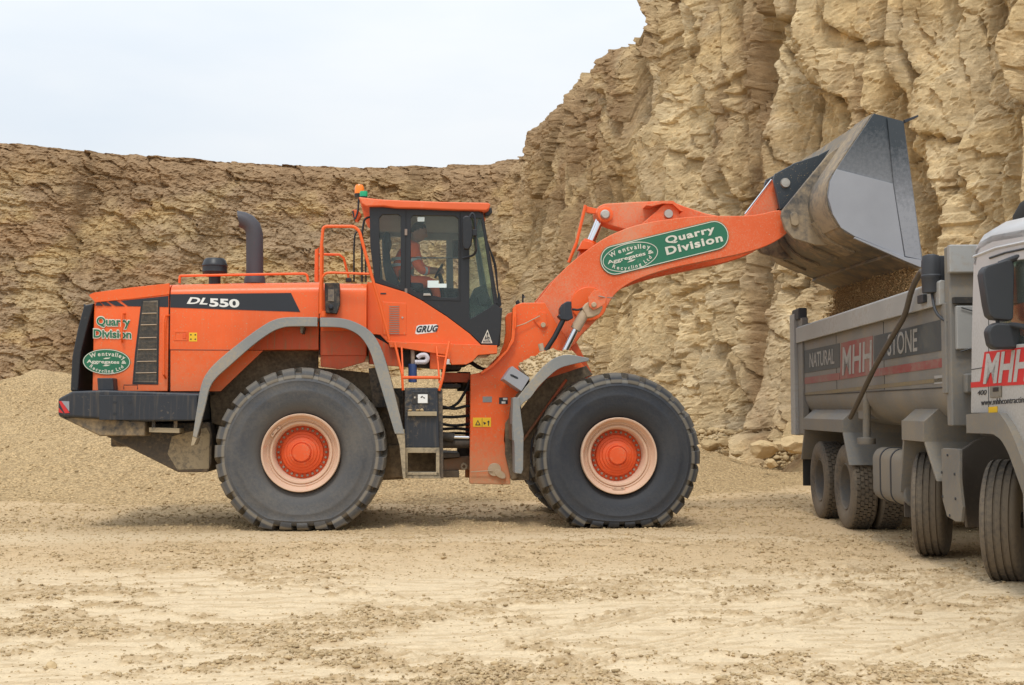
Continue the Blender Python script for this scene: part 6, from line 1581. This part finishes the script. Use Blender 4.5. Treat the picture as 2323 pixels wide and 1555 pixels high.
# ---- truck driver
def TW(x, y, z): return Vector((TO.x, TO.y, 0))+TXD*x+TYD*y+Vector((0, 0, z))
def make_truck_driver():
    q = lambda x, y, z: tuple(TW(x, y, z+.22))
    cx_, cy_ = .36, -.58
    J = [(q(cx_, cy_, 1.52), .15, .13), (q(cx_, cy_-.02, 1.70), .14, .12), (q(cx_, cy_-.02, 1.90), .155, .13), (q(cx_, cy_-.03, 2.05), .13, .12), (q(cx_, cy_-.05, 2.15), .06), (q(cx_, cy_-.06, 2.22), .055)]
    E = [(0, 1), (1, 2), (2, 3), (3, 4), (4, 5)]
    def chain(pts, start):
        p = start
        for a in pts: J.append(a); E.append((p, len(J)-1)); p = len(J)-1
    chain([(q(cx_-.22, cy_-.03, 2.03), .07), (q(cx_-.25, cy_-.20, 1.90), .055), (q(cx_-.24, cy_-.32, 1.86), .045), (q(cx_-.20, cy_-.50, 1.92), .033), (q(cx_-.20, cy_-.60, 1.97), .026)], 3)
    chain([(q(cx_+.20, cy_-.03, 2.03), .07), (q(cx_+.26, cy_-.15, 1.80), .055), (q(cx_+.24, cy_-.3, 1.76), .045), (q(cx_+.16, cy_-.5, 1.88), .033), (q(cx_+.14, cy_-.58, 1.92), .026)], 3)
    for s_ in (-.1, .1): chain([(q(cx_+s_, cy_-.12, 1.5), .10), (q(cx_+s_, cy_-.45, 1.52), .08), (q(cx_+s_, cy_-.55, 1.46), .07), (q(cx_+s_, cy_-.62, 1.36), .05)], 0)
    o = skinned('person', J, E, ms_)
    tag(o, 'person in an orange jacket sitting at the wheel of the tipper truck', 'person')
    JJ = [(J[i][0], J[i][1]*1.12, (J[i][2] if len(J[i]) > 2 else J[i][1])*1.12) for i in range(4)]+[(J[4][0], .075)]; EE = [(0, 1), (1, 2), (2, 3), (3, 4)]
    for st0 in (6, 11):
        p = 3
        for k in range(4): JJ.append((J[st0+k][0], J[st0+k][1]*1.22)); EE.append((p, len(JJ)-1)); p = len(JJ)-1
    skinned('jacket', JJ, EE, mj, o)
    for st0 in (10, 15):
        c = Vector(J[st0][0]); b = MB()
        for k in range(4):
            d_ = TXD*((k-1.5)*.019); f_ = -TYD; l = (.03, .036, .034, .027)[k]
            b.tube([c+d_+Vector((0, 0, .012)), c+d_+f_*l+Vector((0, 0, .012)), c+d_+f_*(l+.018)+Vector((0, 0, -.006)), c+d_+f_*(l+.006)+Vector((0, 0, -.024))], .009, 8)
        b.tube([c+TXD*.03, c+TXD*.04-TYD*.03, c+TXD*.025-TYD*.045], .010, 8)
        bmesh.ops.create_uvsphere(b.bm, u_segments=12, v_segments=8, radius=1, matrix=Matrix.Translation(c) @ Matrix.Diagonal((.042, .042, .02, 1)))
        b.build('hand', ms_, o, ang=70)
    head(ms_, o, TW(cx_, cy_-.08, 2.55), Matrix.Rotation(-TA-math.pi/2, 4, 'Z'), mhair, 1.08)
    tb('cab_seat', (.12, -.50, 1.5), (.62, -.36, 2.35), M['seat'], .05); tb('cab_seat_cushion', (.12, -1.0, 1.34), (.62, -.5, 1.62), M['seat'], .04)
    b = MB(); b.tube([TW(cx_+.0+.21*math.cos(a), cy_-.60-.08*math.sin(a), 1.9+.2*math.sin(a))-Vector((TO.x, TO.y, 0)) for a in [0]], .01, 6) if False else None
    bb = MB(); bb.tube([(cx_+.21*math.cos(a), cy_-.64-.06*math.sin(a), 2.06+.19*math.sin(a)) for a in [2*math.pi*k/24 for k in range(25)]], .014, 8); bb.tube([(cx_, cy_-.64, 2.06), (cx_, cy_-.85, 1.6)], .025, 8); bb.build('truck_steering_wheel', M['tk_dark'], TK)
make_truck_driver()
# ---- load: heap in the body and earth falling from the bucket
def heap():
    ny, nx_ = 60, 30; P = np.zeros((ny, nx_, 3)); yy = np.linspace(.9, 7.1, ny); xx = np.linspace(.10, 2.40, nx_)
    for i, y in enumerate(yy):
        for j, x in enumerate(xx):
            r = math.hypot((x-1.25)/1.3, (y-4.3)/2.4); z = 2.0+.42*max(0, 1-r*r)+.03*math.sin(x*17+y*9)*math.cos(y*13)
            w_ = TW(x, y, z); P[i, j] = w_
    o = grid_obj('earth_heap', P, M['load']); tag(o, 'heap of brown earth already lying in the body of the tipper truck', 'earth')
heap()
def falling():
    r_ = np.random.RandomState(12); n = 62000; pts = []
    lx, lz = L(2084, 604, BN)
    for i in range(n):
        v = r_.uniform(BN+.10, BF-.12); f = r_.uniform()
        zt_ = lz-.005; zb_ = 2.30; z = zt_-(zt_-zb_)*f
        core = r_.uniform() < .9
        x = lx-.01-abs(r_.normal(0, .05+.05*f if core else .07+.14*f)); y = v+(.02+.05*f)*r_.normal()
        P_ = LO+LX*x+LY*y; pts.append((P_.x, P_.y, z, .004+.009*r_.uniform()**4))
    scatter('falling_earth', pts, M['fall'], 'brown earth pouring from the bucket lip into the tipper truck', 'earth', 13, 1.)
falling()
